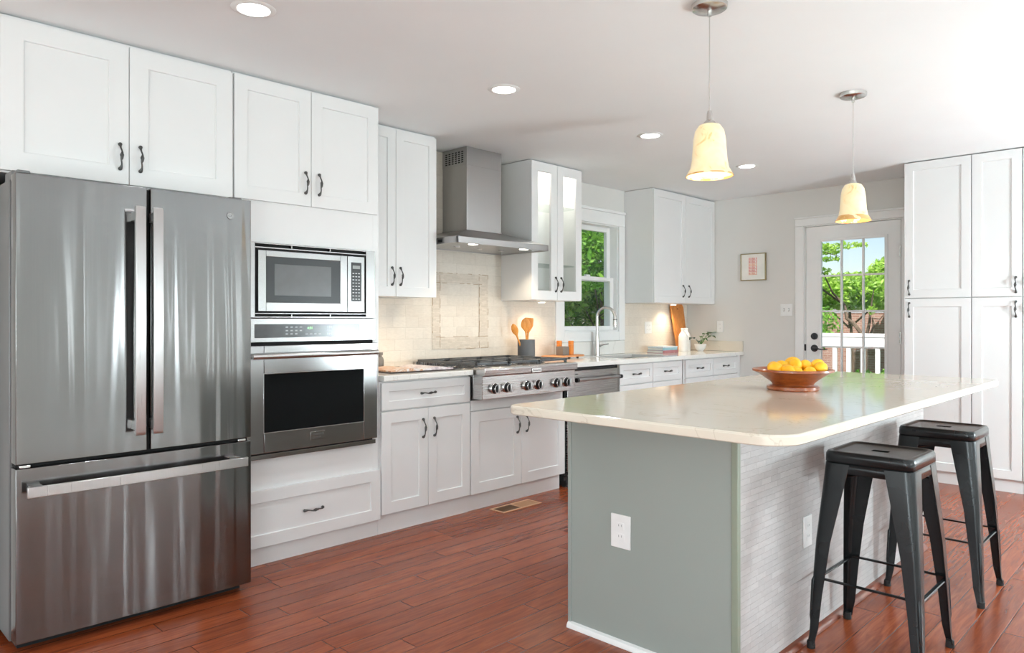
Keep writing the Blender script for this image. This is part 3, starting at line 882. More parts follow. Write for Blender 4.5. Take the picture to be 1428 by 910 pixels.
def wall_oven():
    t = thing('wall_oven', (-3.4, 1.98, .53), 'stainless built-in wall oven with black glass window', 'oven')
    X0 = DX - .006; y0, y1 = 1.600, 2.358
    box('oven_box', M['gap'], -3.95, X0 - .003, 1.605, 2.352, .536, 1.222, t, smooth=False)
    cp = box('control_panel', M['steel_h'], X0 - .003, X0 + .016, y0, y1, 1.106, 1.224, t, .002)
    fx = X0 + .016
    box('control_glass', M['panelglass'], fx - .001, fx + .001, 1.650, 2.256, 1.128, 1.196, cp, .004)
    mb = MB()
    for r in range(3):
        for c_ in range(4):
            if r == 0 and c_ == 3: continue
            mb.box(fx + .001, fx + .0016, 1.815 + c_ * .026, 1.828 + c_ * .026, 1.143 + r * .017, 1.149 + r * .017)
    for c_ in range(4): mb.box(fx + .001, fx + .0016, 1.925 + c_ * .025, 1.941 + c_ * .025, 1.143, 1.1465)
    mb.build('key_legends', M['keys'], cp, smooth=False)
    for r, row in enumerate(('7 8 9', '4 5 6', '1 2 3')):
        text_mesh('number_keys', row, .014, (fx + .0012, 2.065, 1.140 + r * .017), 'x', M['keys'], cp, .0002)
    text_mesh('clock_digits', '4:31', .019, (fx + .0012, 1.952, 1.169), 'x', M['green_led'], cp, .0002)
    dx = X0 + .036
    mb = MB(); za, zb = .562, 1.090; wy0, wy1, wz0, wz1 = 1.690, 2.268, .662, .950
    mb.box(X0, dx, y0, wy0, za, zb).box(X0, dx, wy1, y1, za, zb).box(X0, dx, wy0, wy1, za, wz0).box(X0, dx, wy0, wy1, wz1, zb)
    d = mb.build('door', M['steel_h'], t, .003)
    box('door_glass', M['darkglass'], X0 + .01, dx - .0015, wy0, wy1, wz0, wz1, d, .001)
    mb = MB(); e = .004
    mb.box(dx - .001, dx + .0015, wy0 - e, wy0, wz0 - e, wz1 + e).box(dx - .001, dx + .0015, wy1, wy1 + e, wz0 - e, wz1 + e).box(dx - .001, dx + .0015, wy0, wy1, wz0 - e, wz0).box(dx - .001, dx + .0015, wy0, wy1, wz1, wz1 + e)
    mb.build('window_bead', M['bright'], d, .0006)
    pts = []
    for i in range(17):
        u = i / 16; pts.append((dx + .034 + .016 * math.sin(PI * u), 1.615 + .72 * u, 1.040))
    mb = MB().tube(pts, [.0145] * 17, 14, flat=(1, 1))
    for y in (1.632, 2.318): mb.tube([(dx - .003, y, 1.040), (dx + .034, y, 1.040)], .011, 12)
    mb.build('handle', M['handle_steel'], d)
    pl = box('name_plate', M['steel_h'], dx, dx + .003, 1.942, 2.026, .598, .640, d, .001)
    text_mesh('plate_lettering', 'FRIGIDAIRE', .0125, (dx + .003, 1.984, .622), 'x', M['grey_label'], d, .0003)
    text_mesh('plate_lettering', 'GALLERY', .0100, (dx + .003, 1.984, .606), 'x', M['grey_label'], d, .0003)
    box('bottom_trim', M['steel_h'], X0 - .003, X0 + .020, y0, y1, .530, .553, t, .002)
wall_oven()

# ------------------------------------------------------------------ cooktop
def cooktop():
    t = thing('cooktop', (-3.6, 3.55, .71), 'stainless six-burner gas rangetop with black grates and six knobs', 'cooktop')
    y0, y1 = 3.095, 4.000; fx = -3.285
    MB().box(XW + .015, -3.37, y0, y1, .715, .905).build('burner_box', M['steel'], t, .002)
    MB().prism([(-3.37, .718), (fx, .718), (fx, .862), (fx + .022, .868), (fx + .026, .905), (fx + .016, .916), (-3.37, .916)], y0, y1, lambda a, b, h: (a, h, b)).build('control_panel', M['steel_b'], t, .003)
    box('back_trim', M['steel'], XW + .012, XW + .05, y0, y1, .905, .928, t, .003)
    plate = box('name_plate', M['bright'], fx + .0255, fx + .029, 3.520, 3.612, .868, .896, t, .001)
    text_mesh('plate_lettering', 'KitchenAid', .0165, (fx + .0292, 3.566, .8765), 'x', M['grey_label'], t, .0003)
    for y in (3.205, 3.315, 3.505, 3.612, 3.800, 3.905):
        k_ = MB().lathe([(.033, 0), (.033, .006), (.030, .010), (.027, .012), (.026, .030), (.0245, .034), (0, .034)], (fx, y - .008, .782), 28, 'x').build('knob', M['black'], t)
        MB().lathe([(.0335, .000), (.0335, .007), (.0315, .009), (.0315, 0)], (fx + .0005, y - .008, .782), 28, 'x', True).lathe([(.0265, .031), (.0275, .033), (.0265, .035), (.0245, .035)], (fx + .0005, y - .008, .782), 28, 'x', True).build('knob_ring', M['bright'], k_)
        box('knob_grip', M['handle_steel'], fx + .034, fx + .052, y - .0145, y - .0015, .754, .810, k_, .004)
    # burners
    for i, yb_ in enumerate((3.262, 3.548, 3.834)):
        for xb_ in (-3.50, -3.80):
            b_ = MB().lathe([(.058, 0), (.058, .006), (.045, .012), (.045, .016), (.040, .020), (0, .022)], (xb_, yb_, .905), 28).build('burner', M['cast'], t)
            MB().lathe([(.030, .016), (.048, .017), (.050, .012), (.046, .010)], (xb_, yb_, .905), 28).build('burner_ring', M['bright'], b_)
    # three grates
    for i in range(3):
        a, b = 3.105 + i * .2975, 3.105 + i * .2975 + .289
        mb = MB(); z0, z1 = .928, .944; xa, xc = -3.945, -3.352
        w = .012
        mb.box(xa, xc, a, a + w, z0, z1).box(xa, xc, b - w, b, z0, z1).box(xa, xa + w, a, b, z0, z1).box(xc - w, xc, a, b, z0, z1)
        mb.box((xa + xc) / 2 - w / 2, (xa + xc) / 2 + w / 2, a, b, z0, z1)
        for px in (-3.50, -3.80):
            mc = (a + b) / 2
            mb.box(px - .005, px + .005, a, mc - .028, z0, z1 - .001).box(px - .005, px + .005, mc + .028, b, z0, z1 - .001)
            mb.box(px + .03, px + .150 if px == -3.50 else (xa + xc) / 2, mc - .005, mc + .005, z0, z1 - .001)
            mb.box(xa if px == -3.80 else (xa + xc) / 2, px - .03, mc - .005, mc + .005, z0, z1 - .001)
        for px in (xa, xc - .016, (xa + xc) / 2 - .008):
            for py in (a, b - .016): mb.box(px, px + .016, py, py + .016, .906, z0)
        mb.build('grate', M['cast'], t, .002)
    MB().box(-3.93, -3.37, y0 + .01, y1 - .01, .905, .907).build('spill_tray', M['bright'], t)
cooktop()

# ------------------------------------------------------------------ range hood
def hood():
    t = thing('range_hood', (-3.75, 3.53, 1.715), 'stainless chimney range hood mounted above the gas cooktop', 'range hood')
    y0, y1, fx, bx_ = 3.075, 3.958, -3.500, XW + .012
    cy0, cy1, cx = 3.366, 3.700, -3.730
    mb = MB()
    mb.box(bx_, bx_ + .012, y0, y1, 1.715, 1.757).box(fx - .012, fx, y0, y1, 1.715, 1.757).box(bx_, fx, y0, y0 + .012, 1.715, 1.757).box(bx_, fx, y1 - .012, y1, 1.715, 1.757)
    mb.build('rim', M['hood'], t, .002)
    def rc(xf, a, b, z): return [(bx_, a, z), (xf, a, z), (xf, b, z), (bx_, b, z)]
    MB().quadloft([rc(fx, y0, y1, 1.757), rc(fx - .012, y0 + .012, y1 - .012, 1.764), rc(cx + .006, cy0 - .006, cy1 + .006, 1.838), rc(cx + .006, cy0 - .006, cy1 + .006, 1.846)]).build('canopy', M['hood'], t, .0015)
    ch = box('chimney', M['hood'], bx_, cx, cy0, cy1, 1.845, 2.417, t, .002)
    box('chimney_sleeve', M['hood'], bx_, cx + .0015, cy0 - .0015, cy1 + .0015, 2.292, 2.4185, t, .001)
    mb = MB()
    for c_ in range(6):
        for r in range(6):
            x_ = -3.955 + c_ * .034
            mb.box(x_, x_ + .020, cy0 - .0032, cy0 - .0016, 2.312 + r * .0145, 2.320 + r * .0145)
    mb.build('vent_slots', M['gap'], t, smooth=False)
    u = box('filter_panel', M['steel'], bx_ + .012, fx - .012, y0 + .012, y1 - .012, 1.720, 1.726, t, .001)
    for y in (3.30, 3.515, 3.73): box('filter_latch', M['bright'], -3.77, -3.75, y - .02, y + .02, 1.716, 1.7205, t, .001)
    for y in (3.27, 3.76):
        MB().lathe([(0, -.003), (.030, -.003), (.034, 0), (0, 0)], (-3.56, y, 1.7195), 24).build('hood_lamp', M['puck'], t)
        light('hood_spot', 'SPOT', (-3.56, y, 1.708), (0, 0, 0), 9, (1, .84, .62), t, spot_size=2.2, spot_blend=.6, shadow_soft_size=.03)
    box('power_button', M['black'], bx_ + .30, bx_ + .34, y0 - .002, y0, 1.725, 1.745, t)
hood()

# under-cabinet lights
def puck(x, y, z, label, e=5.0, parent=None):
    t = thing('puck_light', (x, y, z), label, 'light', 'under-cabinet puck lights')
    MB().lathe([(0, -.012), (.030, -.012), (.034, -.009), (.034, 0), (0, 0)], (x, y, z), 24).build('housing', M['plate'], t)
    MB().lathe([(0, -.0135), (.026, -.0135), (.026, -.012), (0, -.012)], (x, y, z), 24).build('lens', M['puck'], t)
    light('puck_glow', 'SPOT', (x, y, z - .02), (0, 0, 0), e, (1, .80, .56), t, spot_size=2.5, spot_blend=.7, shadow_soft_size=.03)
puck(-3.84, 2.62, 1.365, 'small puck light under the cabinet left of the hood', 6)
puck(-3.84, 4.26, 1.365, 'small puck light under the glass-door cabinet', 6)
puck(-3.86, 6.22, 1.372, 'small puck light under the far corner cabinet', 7)
for i_, y in enumerate((4.11, 4.41)):
    t = thing('cabinet_light', (-3.83, y, 2.392), 'tiny lamp inside the %s glass door of the wall cabinet' % ('first' if i_ == 0 else 'second'), 'light', 'lamps inside glass cabinet')
    MB().lathe([(0, -.010), (.028, -.010), (.028, 0), (0, 0)], (-3.83, y, 2.392), 20).build('lens', M['puck'], t)
    light('cabinet_glow', 'POINT', (-3.83, y, 2.36), (0, 0, 0), 2.2, (1, .95, .88), t, shadow_soft_size=.03)

# ------------------------------------------------------------------ dishwasher
def dishwasher():
    t = thing('dishwasher', (DX, 4.33, 0), 'stainless dishwasher with bar handle between cooktop and sink cabinet', 'dishwasher')
    y0, y1 = 4.030, 4.640
    box('tub', M['gap'], XW + .02, DX - .02, y0 + .005, y1 - .005, .09, .862, t, smooth=False)
    d = box('door', M['steel_b'], DX - .02, DX + .006, y0, y1, .115, .842, t, .003)
    box('top_controls', M['black'], DX - .02, DX + .002, y0 + .01, y1 - .01, .843, .858, t, .001)
    mb = MB().tube([(DX + .052, y0 + .05, .778), (DX + .052, y1 - .02, .778)], .012, 14)
    mb.build('handle', M['handle_steel'], d)
    for y in (y0 + .055, y1 - .025): MB().tube([(DX + .004, y, .778), (DX + .05, y, .778)], .013, 12).tube([(DX + .052, y - .012, .778), (DX + .052, y + .012, .778)], .016, 14).build('handle_post', M['black'], d)
    text_mesh('badge_lettering', 'KitchenAid', .014, (DX + .0065, y0 + .085, .812), 'x', M['grey_label'], d, .0003)
    box('side_trim', M['steel'], DX - .02, DX + .002, y1 + .002, y1 + .024, .10, .865, t, .001)
    box('side_insulation', M['gap'], XW + .03, DX - .006, y0 - .024, y0 - .004, .11, .70, t, smooth=False)
    box('kick_plate', M['black'], XW + .03, DX - .06, y0, y1, .01, .09, t, smooth=False)
    mb = MB().tube([(DX - .03, y0 + .02, .012), (DX - .03, y0 + .02, .10)], .011, 10).lathe([(0, 0), (.024, 0), (.024, .012), (0, .012)], (DX - .03, y0 + .02, 0), 16)
    mb.lathe([(0, -.012), (.026, -.012), (.026, .012), (0, .012)], (DX - .03, y0 + .010, .028), 20, 'y').box(DX - .05, DX - .02, y0 - .012, y0 + .06, .045, .075)
    mb.build('levelling_foot', M['black'], t)
dishwasher()

# ------------------------------------------------------------------ faucet
def faucet():
    bx_, by_ = -3.925, 5.085
    t = thing('faucet', (bx_, by_, .902), 'tall arched pull-down faucet in front of the window', 'faucet')
    MB().lathe([(0, 0), (.027, 0), (.027, .006), (.024, .010), (.023, .06), (.020, .11), (.0165, .17), (.0135, .20), (0, .20)], (bx_, by_, .902), 24).build('base', M['chrome'], t)
    dirx, diry = .80, -.12
    pts = []
    R = .082; zt = .902 + .340
    pts.append((bx_, by_, 1.09)); pts.append((bx_, by_, zt))
    for i in range(1, 15):
        a = PI - i / 15 * PI * 1.03
        pts.append((bx_ + (R + R * math.cos(a)) * .98, by_ + (R + R * math.cos(a)) * .25, zt + R * math.sin(a)))
    MB().tube(pts, [.0125] * len(pts), 14).build('spout', M['chrome'], t)
    e = Vector(pts[-1])
    MB().tube([e, e + Vector((.002, 0, -.03)), e + Vector((.003, 0, -.075)), e + Vector((.003, 0, -.10))], [.0135, .0165, .019, .0175], 14).build('spray_head', M['chrome'], t)
    MB().tube([e + Vector((.003, 0, -.03)), e + Vector((.003, 0, -.036))], .0185, 14).build('head_ring', M['black'], t)
    MB().tube([(bx_, by_ + .02, .985), (bx_, by_ + .045, .987)], .012, 12).tube([(bx_, by_ + .043, .987), (bx_ + .02, by_ + .07, .998), (bx_ + .05, by_ + .10, 1.004)], [.009, .006, .005], 10).build('lever', M['chrome'], t)
faucet()

# ------------------------------------------------------------------ counter items
def crock():
    x, y = -3.86, 4.105
    t = thing('utensil_crock', (x, y, .902), 'dark grey round crock beside the cooktop holding wooden utensils', 'crock')
    MB().lathe([(0, 0), (.066, 0), (.068, .003), (.068, .160), (.0655, .1615), (.063, .160), (.063, .008), (0, .008)], (x, y, .902), 36).build('pot', M['stone_grey'], t)
    def utensil(dx, dy, tipx, tipy, ztop, w, l, label, slot=False):
        o = thing('wooden_spoon' if not slot else 'wooden_spatula', (x + dx, y + dy, .912), label, 'utensil', 'wooden utensils in the crock')
        a = Vector((x + dx, y + dy, .912)); b = Vector((x + tipx, y + tipy, ztop))
        d = (b - a).normalized(); L = (b - a).length
        mb = MB()
        pts = []; rad = []
        for i in range(22):
            u = i / 21; p = a + d * (L * u)
            s = L * (1 - u)
            if s > l: r = .0065
            else:
                v = s / l
                r = max(.004, w * math.sqrt(max(0, 1 - (2 * v - 1) ** 2)) if v < .5 else w * (.5 + .5 * math.cos((v - .5) * 2 * PI)) + .0065 * (2 * v - 1))
                if slot: r = max(.0065, w * min(1, (1 - v) * 2.0) * (1 if v > .1 else .9))
            pts.append(p); rad.append(r)
        # flattened head facing the room
        rings = []
        side = d.cross(Vector((.68, -.73, 0))).normalized(); nrm = side.cross(d)
        for p, r in zip(pts, rad):
            th = min(r, .007)
            rings.append([p + side * (r * math.cos(k * PI / 6)) + nrm * (th * math.sin(k * PI / 6)) for k in range(12)])
        mb.quadloft(rings)
        mb.build('carved_body', M['bamboo'], o)
    utensil(.0, -.015, -.01, -.14, 1.185, .026, .11, 'wooden spoon leaning out on the left of the grey crock')
    utensil(.012, .0, .02, -.032, 1.232, .037, .12, 'broad wooden spoon upright in the middle of the crock')
    utensil(-.012, .012, -.01, .045, 1.232, .035, .13, 'flat wooden spatula standing at the right of the crock', True)
crock()
def tray():
    y0, y1, x0, x1 = 4.30, 4.76, -3.93, -3.76
    t = thing('wooden_tray', (-3.845, 4.53, .902), 'oval wooden board with short feet on the counter left of the faucet', 'tray')
    poly = []
    for i in range(32):
        a = 2 * PI * i / 32; poly.append(((x0 + x1) / 2 + (x1 - x0) / 2 * math.copysign(abs(math.cos(a)) ** .6, math.cos(a)), (y0 + y1) / 2 + (y1 - y0) / 2 * math.copysign(abs(math.sin(a)) ** .8, math.sin(a))))
    MB().prism(poly, .914, .928).build('board', M['traywood'], t, .003)
    for y in (4.40, 4.66):
        for x in (-3.89, -3.80): MB().lathe([(0, 0), (.010, 0), (.011, .012), (0, .012)], (x, y, .902), 14).build('foot', M['rubber'], t)
    t2 = thing('grey_box', (-3.82, 4.475, .928), 'small dark grey square pot on the wooden tray', 'pot')
    mb = MB(); a = .038; c = (-3.82, 4.492)
    mb.box(c[0] - a, c[0] + a, c[1] - a, c[1] + a, .928, .934).box(c[0] - a, c[0] - a + .005, c[1] - a, c[1] + a, .934, 1.000).box(c[0] + a - .005, c[0] + a, c[1] - a, c[1] + a, .934, 1.000).box(c[0] - a + .005, c[0] + a - .005, c[1] - a, c[1] - a + .005, .934, 1.000).box(c[0] - a + .005, c[0] + a - .005, c[1] + a - .005, c[1] + a, .934, 1.000)
    mb.build('pot_shell', simple('grey_brown_stoneware', srgb(118, 108, 100), .6), t2, .002)
    for (x, y, lab) in ((-3.895, 4.54, 'orange wooden shaker behind the small grey pot'), (-3.825, 4.605, 'orange wooden shaker at the right end of the tray')):
        s_ = thing('wooden_shaker', (x, y, .928), lab, 'shaker', 'wooden shakers on the tray')
        MB().lathe([(0, 0), (.021, 0), (.0225, .002), (.0225, .082), (0, .082)], (x, y, .928), 24).build('shaker_body', M['orangewood'], s_, .0008)
        MB().lathe([(0, 0), (.0225, 0), (.0225, .030), (.021, .032), (0, .032)], (x, y, 1.0115), 24).build('shaker_top', M['orangewood'], s_, .0008)
tray()
def magazine():
    z = .9025
    t = thing('open_book', (-3.55, 2.80, z), 'open cookbook with food photos lying left of the cooktop', 'book')
    R = Matrix.Rotation(math.radians(-4), 4, 'Z'); c = Vector((-3.60, 2.775, 0))
    def W(a, b, h): v = R @ Vector((a, b, 0)); return (c.x + v.x, c.y + v.y, z + h)
    # a: x (depth), b: y (width); spine at b=.03
    MB().prism([(-.15, -.24), (.15, -.24), (.15, .235), (-.15, .235)], 0, .007, W).build('cover', simple('dark_book_cover', srgb(48, 36, 32), .6), t)
    def leafs(name, b0, b1, mat, lift):
        n = 10; rings = []
        top = []; bot = []
        for i in range(n + 1):
            u = i / n; b = b0 + (b1 - b0) * u
            hh = .015 + lift * math.sin(PI * min(1, u * 1.0)) * (1 - u * .6)
            top.append((b, hh))
        mb = MB(); bm = mb.bm
        A = [(b, .0072) for b, _ in top[::-1]]
        poly = top + A
        V0 = [bm.verts.new(W(-.145, b, h)) for b, h in poly]; V1 = [bm.verts.new(W(.145, b, h)) for b, h in poly]
        bm.faces.new(V0[::-1]); bm.faces.new(V1)
        for i in range(len(poly)): bm.faces.new((V0[i], V0[(i + 1) % len(poly)], V1[(i + 1) % len(poly)], V1[i]))
        return mb.build(name, mat, t)
    def page(name, cols, sc):
        q = NT(name); n = q.noise(q.obj(), sc, 4, .6, .8)
        q.l(q.ramp(n, [(.35, cols[0]), (.5, cols[1]), (.62, cols[2])]), q.b.inputs['Base Color']); q.set(Roughness=.35); return q.m
    leafs('pages', .005, -.23, page('food_photo_page', (srgb(196, 182, 170), srgb(186, 130, 84), srgb(206, 196, 190)), 16), .012)
    leafs('pages', .005, .225, page('pale_text_page', (srgb(166, 150, 152), srgb(196, 180, 180), srgb(212, 206, 204)), 30), .016)
magazine()
tb = thing('napkin', (-3.52, 3.03, .902), 'folded dark grey cloth beside the open cookbook', 'cloth')
mb = MB().prism([(-3.62, 2.985), (-3.47, 2.99), (-3.455, 3.075), (-3.60, 3.08)], .902, .907).prism([(-3.61, 2.992), (-3.50, 2.996), (-3.49, 3.070), (-3.60, 3.074)], .907, .914)
mb.build('cloth_fold', simple('charcoal_cloth', (.05, .05, .055), .9), tb, .002)
tag(MB().lathe([(0, 0), (.028, 0), (.030, .004), (.030, .062), (.026, .076), (.018, .084), (.018, .090), (.024, .092), (.025, .110), (0, .112)], (-3.80, 2.684, .902), 24).build('spice_jar', M['jar'], origin=(-3.80, 2.684, .902)), 'small brown jar at the left end of the short worktop', 'jar')

def corner_items():
    # leaning board
    t = thing('cutting_board', (-3.93, 6.42, .902), 'long wooden cutting board leaning in the counter corner', 'cutting board')
    mb = MB(); bm = mb.bm
    poly = []
    w0, w1, H = .105, .128, .475
    pts2 = [(-w0 + .01, 0), (w0 - .01, 0), (w0, .01), (w1, H - .03), (w1 - .025, H), (-w1 + .025, H), (-w1, H - .03), (-w0, .01)]
    tilt = math.radians(9)
    def W(a, b, h):
        x = -3.905 + h * math.cos(tilt) - b * math.sin(tilt)
        return (x, 6.455 + a * .93 , .9025 + b * math.cos(tilt) + h * math.sin(tilt))
    mb.prism(pts2, 0, .018, W)
    mb.build('board', M['boardwood'], t, .004)
    MB().tube([W(.0, H - .05, -.001), W(.0, H - .05, .0195)], .007, 14).build('hanging_hole', M['gap'], t)
    for x, y, lab in ((-3.80, 6.305, 'white ceramic bottle in front, nearer the books'), (-3.845, 6.435, 'white ceramic bottle behind, nearer the potted plant')):
        b = thing('ceramic_bottle', (x, y, .902), lab, 'bottle', 'white ceramic bottles')
        MB().lathe([(0, 0), (.040, 0), (.044, .004), (.045, .10), (.044, .150), (.036, .175), (.022, .192), (.019, .200), (.019, .216), (.022, .218), (.022, .230), (.016, .232), (0, .230)], (x, y, .902), 28).build('bottle_body', M['white_cer'], b)
    # books / folded cloths
    z = .902
    for i, (mat, lab, h, ins) in enumerate((('fabric_pink', 'dusty red book at the bottom of the small stack', .026, 0), ('fabric_blue', 'pale grey-blue book on top of the dusty red book', .024, .006), ('fabric_white', 'thin white patterned book topmost of the stack', .012, .004))):
        t = thing('stacked_book', (-3.80, 5.955, z), lab, 'book', 'small stack of books on the counter')
        x0, x1, y0, y1 = -3.90 + ins, -3.72 - ins, 5.82 + ins, 6.085 - ins
        box('cover', M[mat], x0, x1, y0, y1, z, z + .003, t); 
        MB().box(x0, x1, y0, y1, z + h - .003, z + h).box(x1 - .003, x1, y0, y1, z + .003, z + h - .003).build('cover', M[mat], t, .0006)
        box('page_block', M['mat_white'], x0 + .003, x1 - .003, y0 + .004, y1 - .004, z + .003, z + h - .003, t)
        z += h
    # potted plant
    x, y = -3.73, 6.515
    t = thing('potted_plant', (x, y, .902), 'small leafy plant in a round cream bowl near the side splash', 'potted plant')
    MB().lathe([(0, 0), (.024, 0), (.028, .004), (.050, .028), (.058, .060), (.0595, .072), (.056, .072), (.052, .050), (0, .045)], (x, y, .902), 28).build('pot', M['white_cer'], t)
    MB().lathe([(0, .060), (.050, .058), (.050, .05), (0, .05)], (x, y, .902), 20).build('soil', M['soil'], t)
    random.seed(3)
    specs = [((.03, .16), 1.08, .105, .085, 'leaf_pot'), ((.06, .10), 1.045, .085, .065, 'leaf_pot'), ((.02, .05), 1.07, .075, .055, 'leaf_pot'), ((-.01, -.13), 1.03, .09, .045, 'leaf_dark'), ((.05, -.11), 1.00, .10, .045, 'leaf_dark'), ((.06, -.02), 1.02, .06, .03, 'leaf_pot'), ((-.04, .08), 1.04, .06, .03, 'leaf_pot')]
    for (dx, dy), zz, L, w, mt in specs:
        base = Vector((x, y, .955)); tip = Vector((x + dx, y + dy, zz)); d = tip - base
        m1 = base + d * .5 + Vector((0, 0, .03))
        dirh = Vector((dx, dy, 0)).normalized()
        s = MB().tube([base, m1, tip], [.003, .0022, .0016], 6).build('stem', M[mt], t)
        mb = MB(); bm = mb.bm; side = Vector((-dirh.y, dirh.x, 0))
        n = 9; Lv = []; Rv = []; Cv = []
        for i in range(n):
            u = i / (n - 1); ww = w * math.sin(PI * min(1, u ** .8)) * .62 + .0005
            c_ = tip + dirh * (L * (u - .35)) + Vector((0, 0, .018 * math.sin(PI * u) - .01 * u))
            Cv.append(bm.verts.new(c_ - Vector((0, 0, .005)))); Lv.append(bm.verts.new(c_ + side * ww)); Rv.append(bm.verts.new(c_ - side * ww))
        for i in range(n - 1):
            bm.faces.new((Lv[i], Lv[i + 1], Cv[i + 1], Cv[i])); bm.faces.new((Cv[i], Cv[i + 1], Rv[i + 1], Rv[i]))
        o = mb.build('leaf', M[mt], s, angle=60)
        sd = o.modifiers.new('thick', 'SOLIDIFY'); sd.thickness = .001
corner_items()

# ------------------------------------------------------------------ outlets, switches
def outlet(P, a, z, label, w=.07, h=.115, kind='duplex', group=None):
    loc = P(a, z, 0)
    t = thing('wall_outlet' if kind == 'duplex' else 'light_switch', loc, label, 'outlet' if kind == 'duplex' else 'switch', group)
    def bx(name, mat, a0, a1, z0, z1, n0, n1, bev=.0):
        p, q = P(a0, z0, n0), P(a1, z1, n1)
        return box(name, mat, min(p[0], q[0]), max(p[0], q[0]), min(p[1], q[1]), max(p[1], q[1]), z0, z1, t, bev)
    bx('cover_plate', M['plate'], a - w / 2, a + w / 2, z - h / 2, z + h / 2, 0, .006, .0025)
    gangs = [0] if w < .1 else [-.023, .023]
    for g in gangs:
        if kind == 'duplex':
            for s in (-.020, .020):
                r = bx('receptacle', M['plate'], a + g - .0165, a + g + .0165, z + s - .0135, z + s + .0135, .006, .0078, .004)
                for q in (-.006, .006): bx('slot', M['plate_dark'], a + g + q - .001, a + g + q + .001, z + s - .001, z + s + .007, .0078, .0082)
        else:
            bx('toggle', M['plate'], a + g - .004, a + g + .004, z - .006, z + .014, .006, .014, .002)
            bx('toggle_slot', M['plate_dark'], a + g - .006, a + g + .006, z - .012, z + .018, .006, .0064)
PB = mapper('y', YB); PL = mapper('x', XW + .009); PI_F = mapper('y', 2.222); PI_R = mapper('x', -1.132)
outlet(PB, -3.612, 1.148, 'white outlet on the end wall near the corner cabinet')
outlet(PB, -2.928, 1.308, 'double white light switch left of the back door', .115, .115, 'switch')
outlet(PL, 5.975, 1.140, 'white double outlet on the tiled splash right of window', .115, .115)
outlet(PL, 2.56, 1.12, 'pale outlet on the tiles beside the wall oven', .07, .115)

# ------------------------------------------------------------------ picture
def picture():
    x0, x1, z0, z1 = -3.383, -3.125, 1.598, 1.862
    t = thing('framed_picture', ((x0 + x1) / 2, YB, z0), 'small framed print with six rows of red lettering', 'picture')
    f = .008
    MB().box(x0, x0 + f, YB - .022, YB - .001, z0, z1).box(x1 - f, x1, YB - .022, YB - .001, z0, z1).box(x0 + f, x1 - f, YB - .022, YB - .001, z0, z0 + f).box(x0 + f, x1 - f, YB - .022, YB - .001, z1 - f, z1).build('frame', M['brass'], t, .001)
    p = box('print_sheet', M['mat_white'], x0 + f, x1 - f, YB - .016, YB - .001, z0 + f, z1 - f, t)
    cols = ['print_red', 'print_red', 'print_orange', 'print_red', 'print_red', 'print_orange']
    for i in range(6):
        text_mesh('print_lettering', 'BUBBLE', .036, ((x0 + x1) / 2 - .002, YB - .0165, 1.795 - i * .0285), 'y', M[cols[i]], p, .0004, sx=.72)
picture()

# ------------------------------------------------------------------ ceiling lights
def can(x, y, label, e=24):
    t = thing('recessed_light', (x, y, ZC), label, 'ceiling light', 'recessed ceiling lights')
    MB().lathe([(.058, -.001), (.062, -.006), (.080, -.004), (.084, -.0005), (.058, -.0005)], (x, y, ZC), 40, 'z', True).build('trim_ring', M['trim'], t)
    MB().lathe([(0, -.004), (.058, -.004), (.058, -.001), (0, -.001)], (x, y, ZC), 40).build('lens', M['lens'], t)
    light('downlight', 'SPOT', (x, y, ZC - .02), (0, 0, 0), e, (.90, .97, 1), t, spot_size=2.15, spot_blend=1.0, shadow_soft_size=.055)
can(-2.672, 1.303, 'recessed ceiling light nearest, above the refrigerator end')
can(-2.672, 2.672, 'recessed ceiling light out from the cabinet left of hood')
can(-2.660, 4.010, 'recessed ceiling light in front of the window wall')
can(-2.650, 5.340, 'recessed ceiling light farthest away, near the end wall')
for x, y in ((-2.67, -.1), (-2.67, -1.6), (1.6, 4.2), (1.6, 2.2), (1.6, .2), (1.6, -1.8), (-.4, -1.8)):  # unseen downlights added out of view for extra light
    can(x, y, 'unseen recessed ceiling light added outside the picture for light', 8)

def add_fill_globe(x, y, z, label, e):  # unseen glowing globes on poles, added to brighten ceiling and walls
    t = thing('fill_globe', (x, y, 0), label, 'fill light', 'added fill globes')
    MB().lathe([(0, 0), (.13, 0), (.135, .006), (.12, .022), (.02, .034), (0, .034)], (x, y, 0), 36).build('base', M['chrome'], t)
    MB().tube([(x, y, .03), (x, y, z - .17)], .012, 14).build('pole', M['chrome'], t)
    MB().sphere((x, y, z), .18, (1, 1, 1), 32).build('fill_sphere', emit('fill_globe_glow', GLOBE_COL, e), t)
add_fill_globe(1.05, 5.0, .95, 'unseen glowing globe added near the pantry to fill in light', GLOBE_E * 1.9)
add_fill_globe(1.9, 2.6, 1.15, 'unseen glowing globe added beyond the stools to fill in light', GLOBE_E * .36)
add_fill_globe(.3, -1.1, .60, 'unseen glowing globe added behind the viewpoint to fill in light', GLOBE_E * .62)

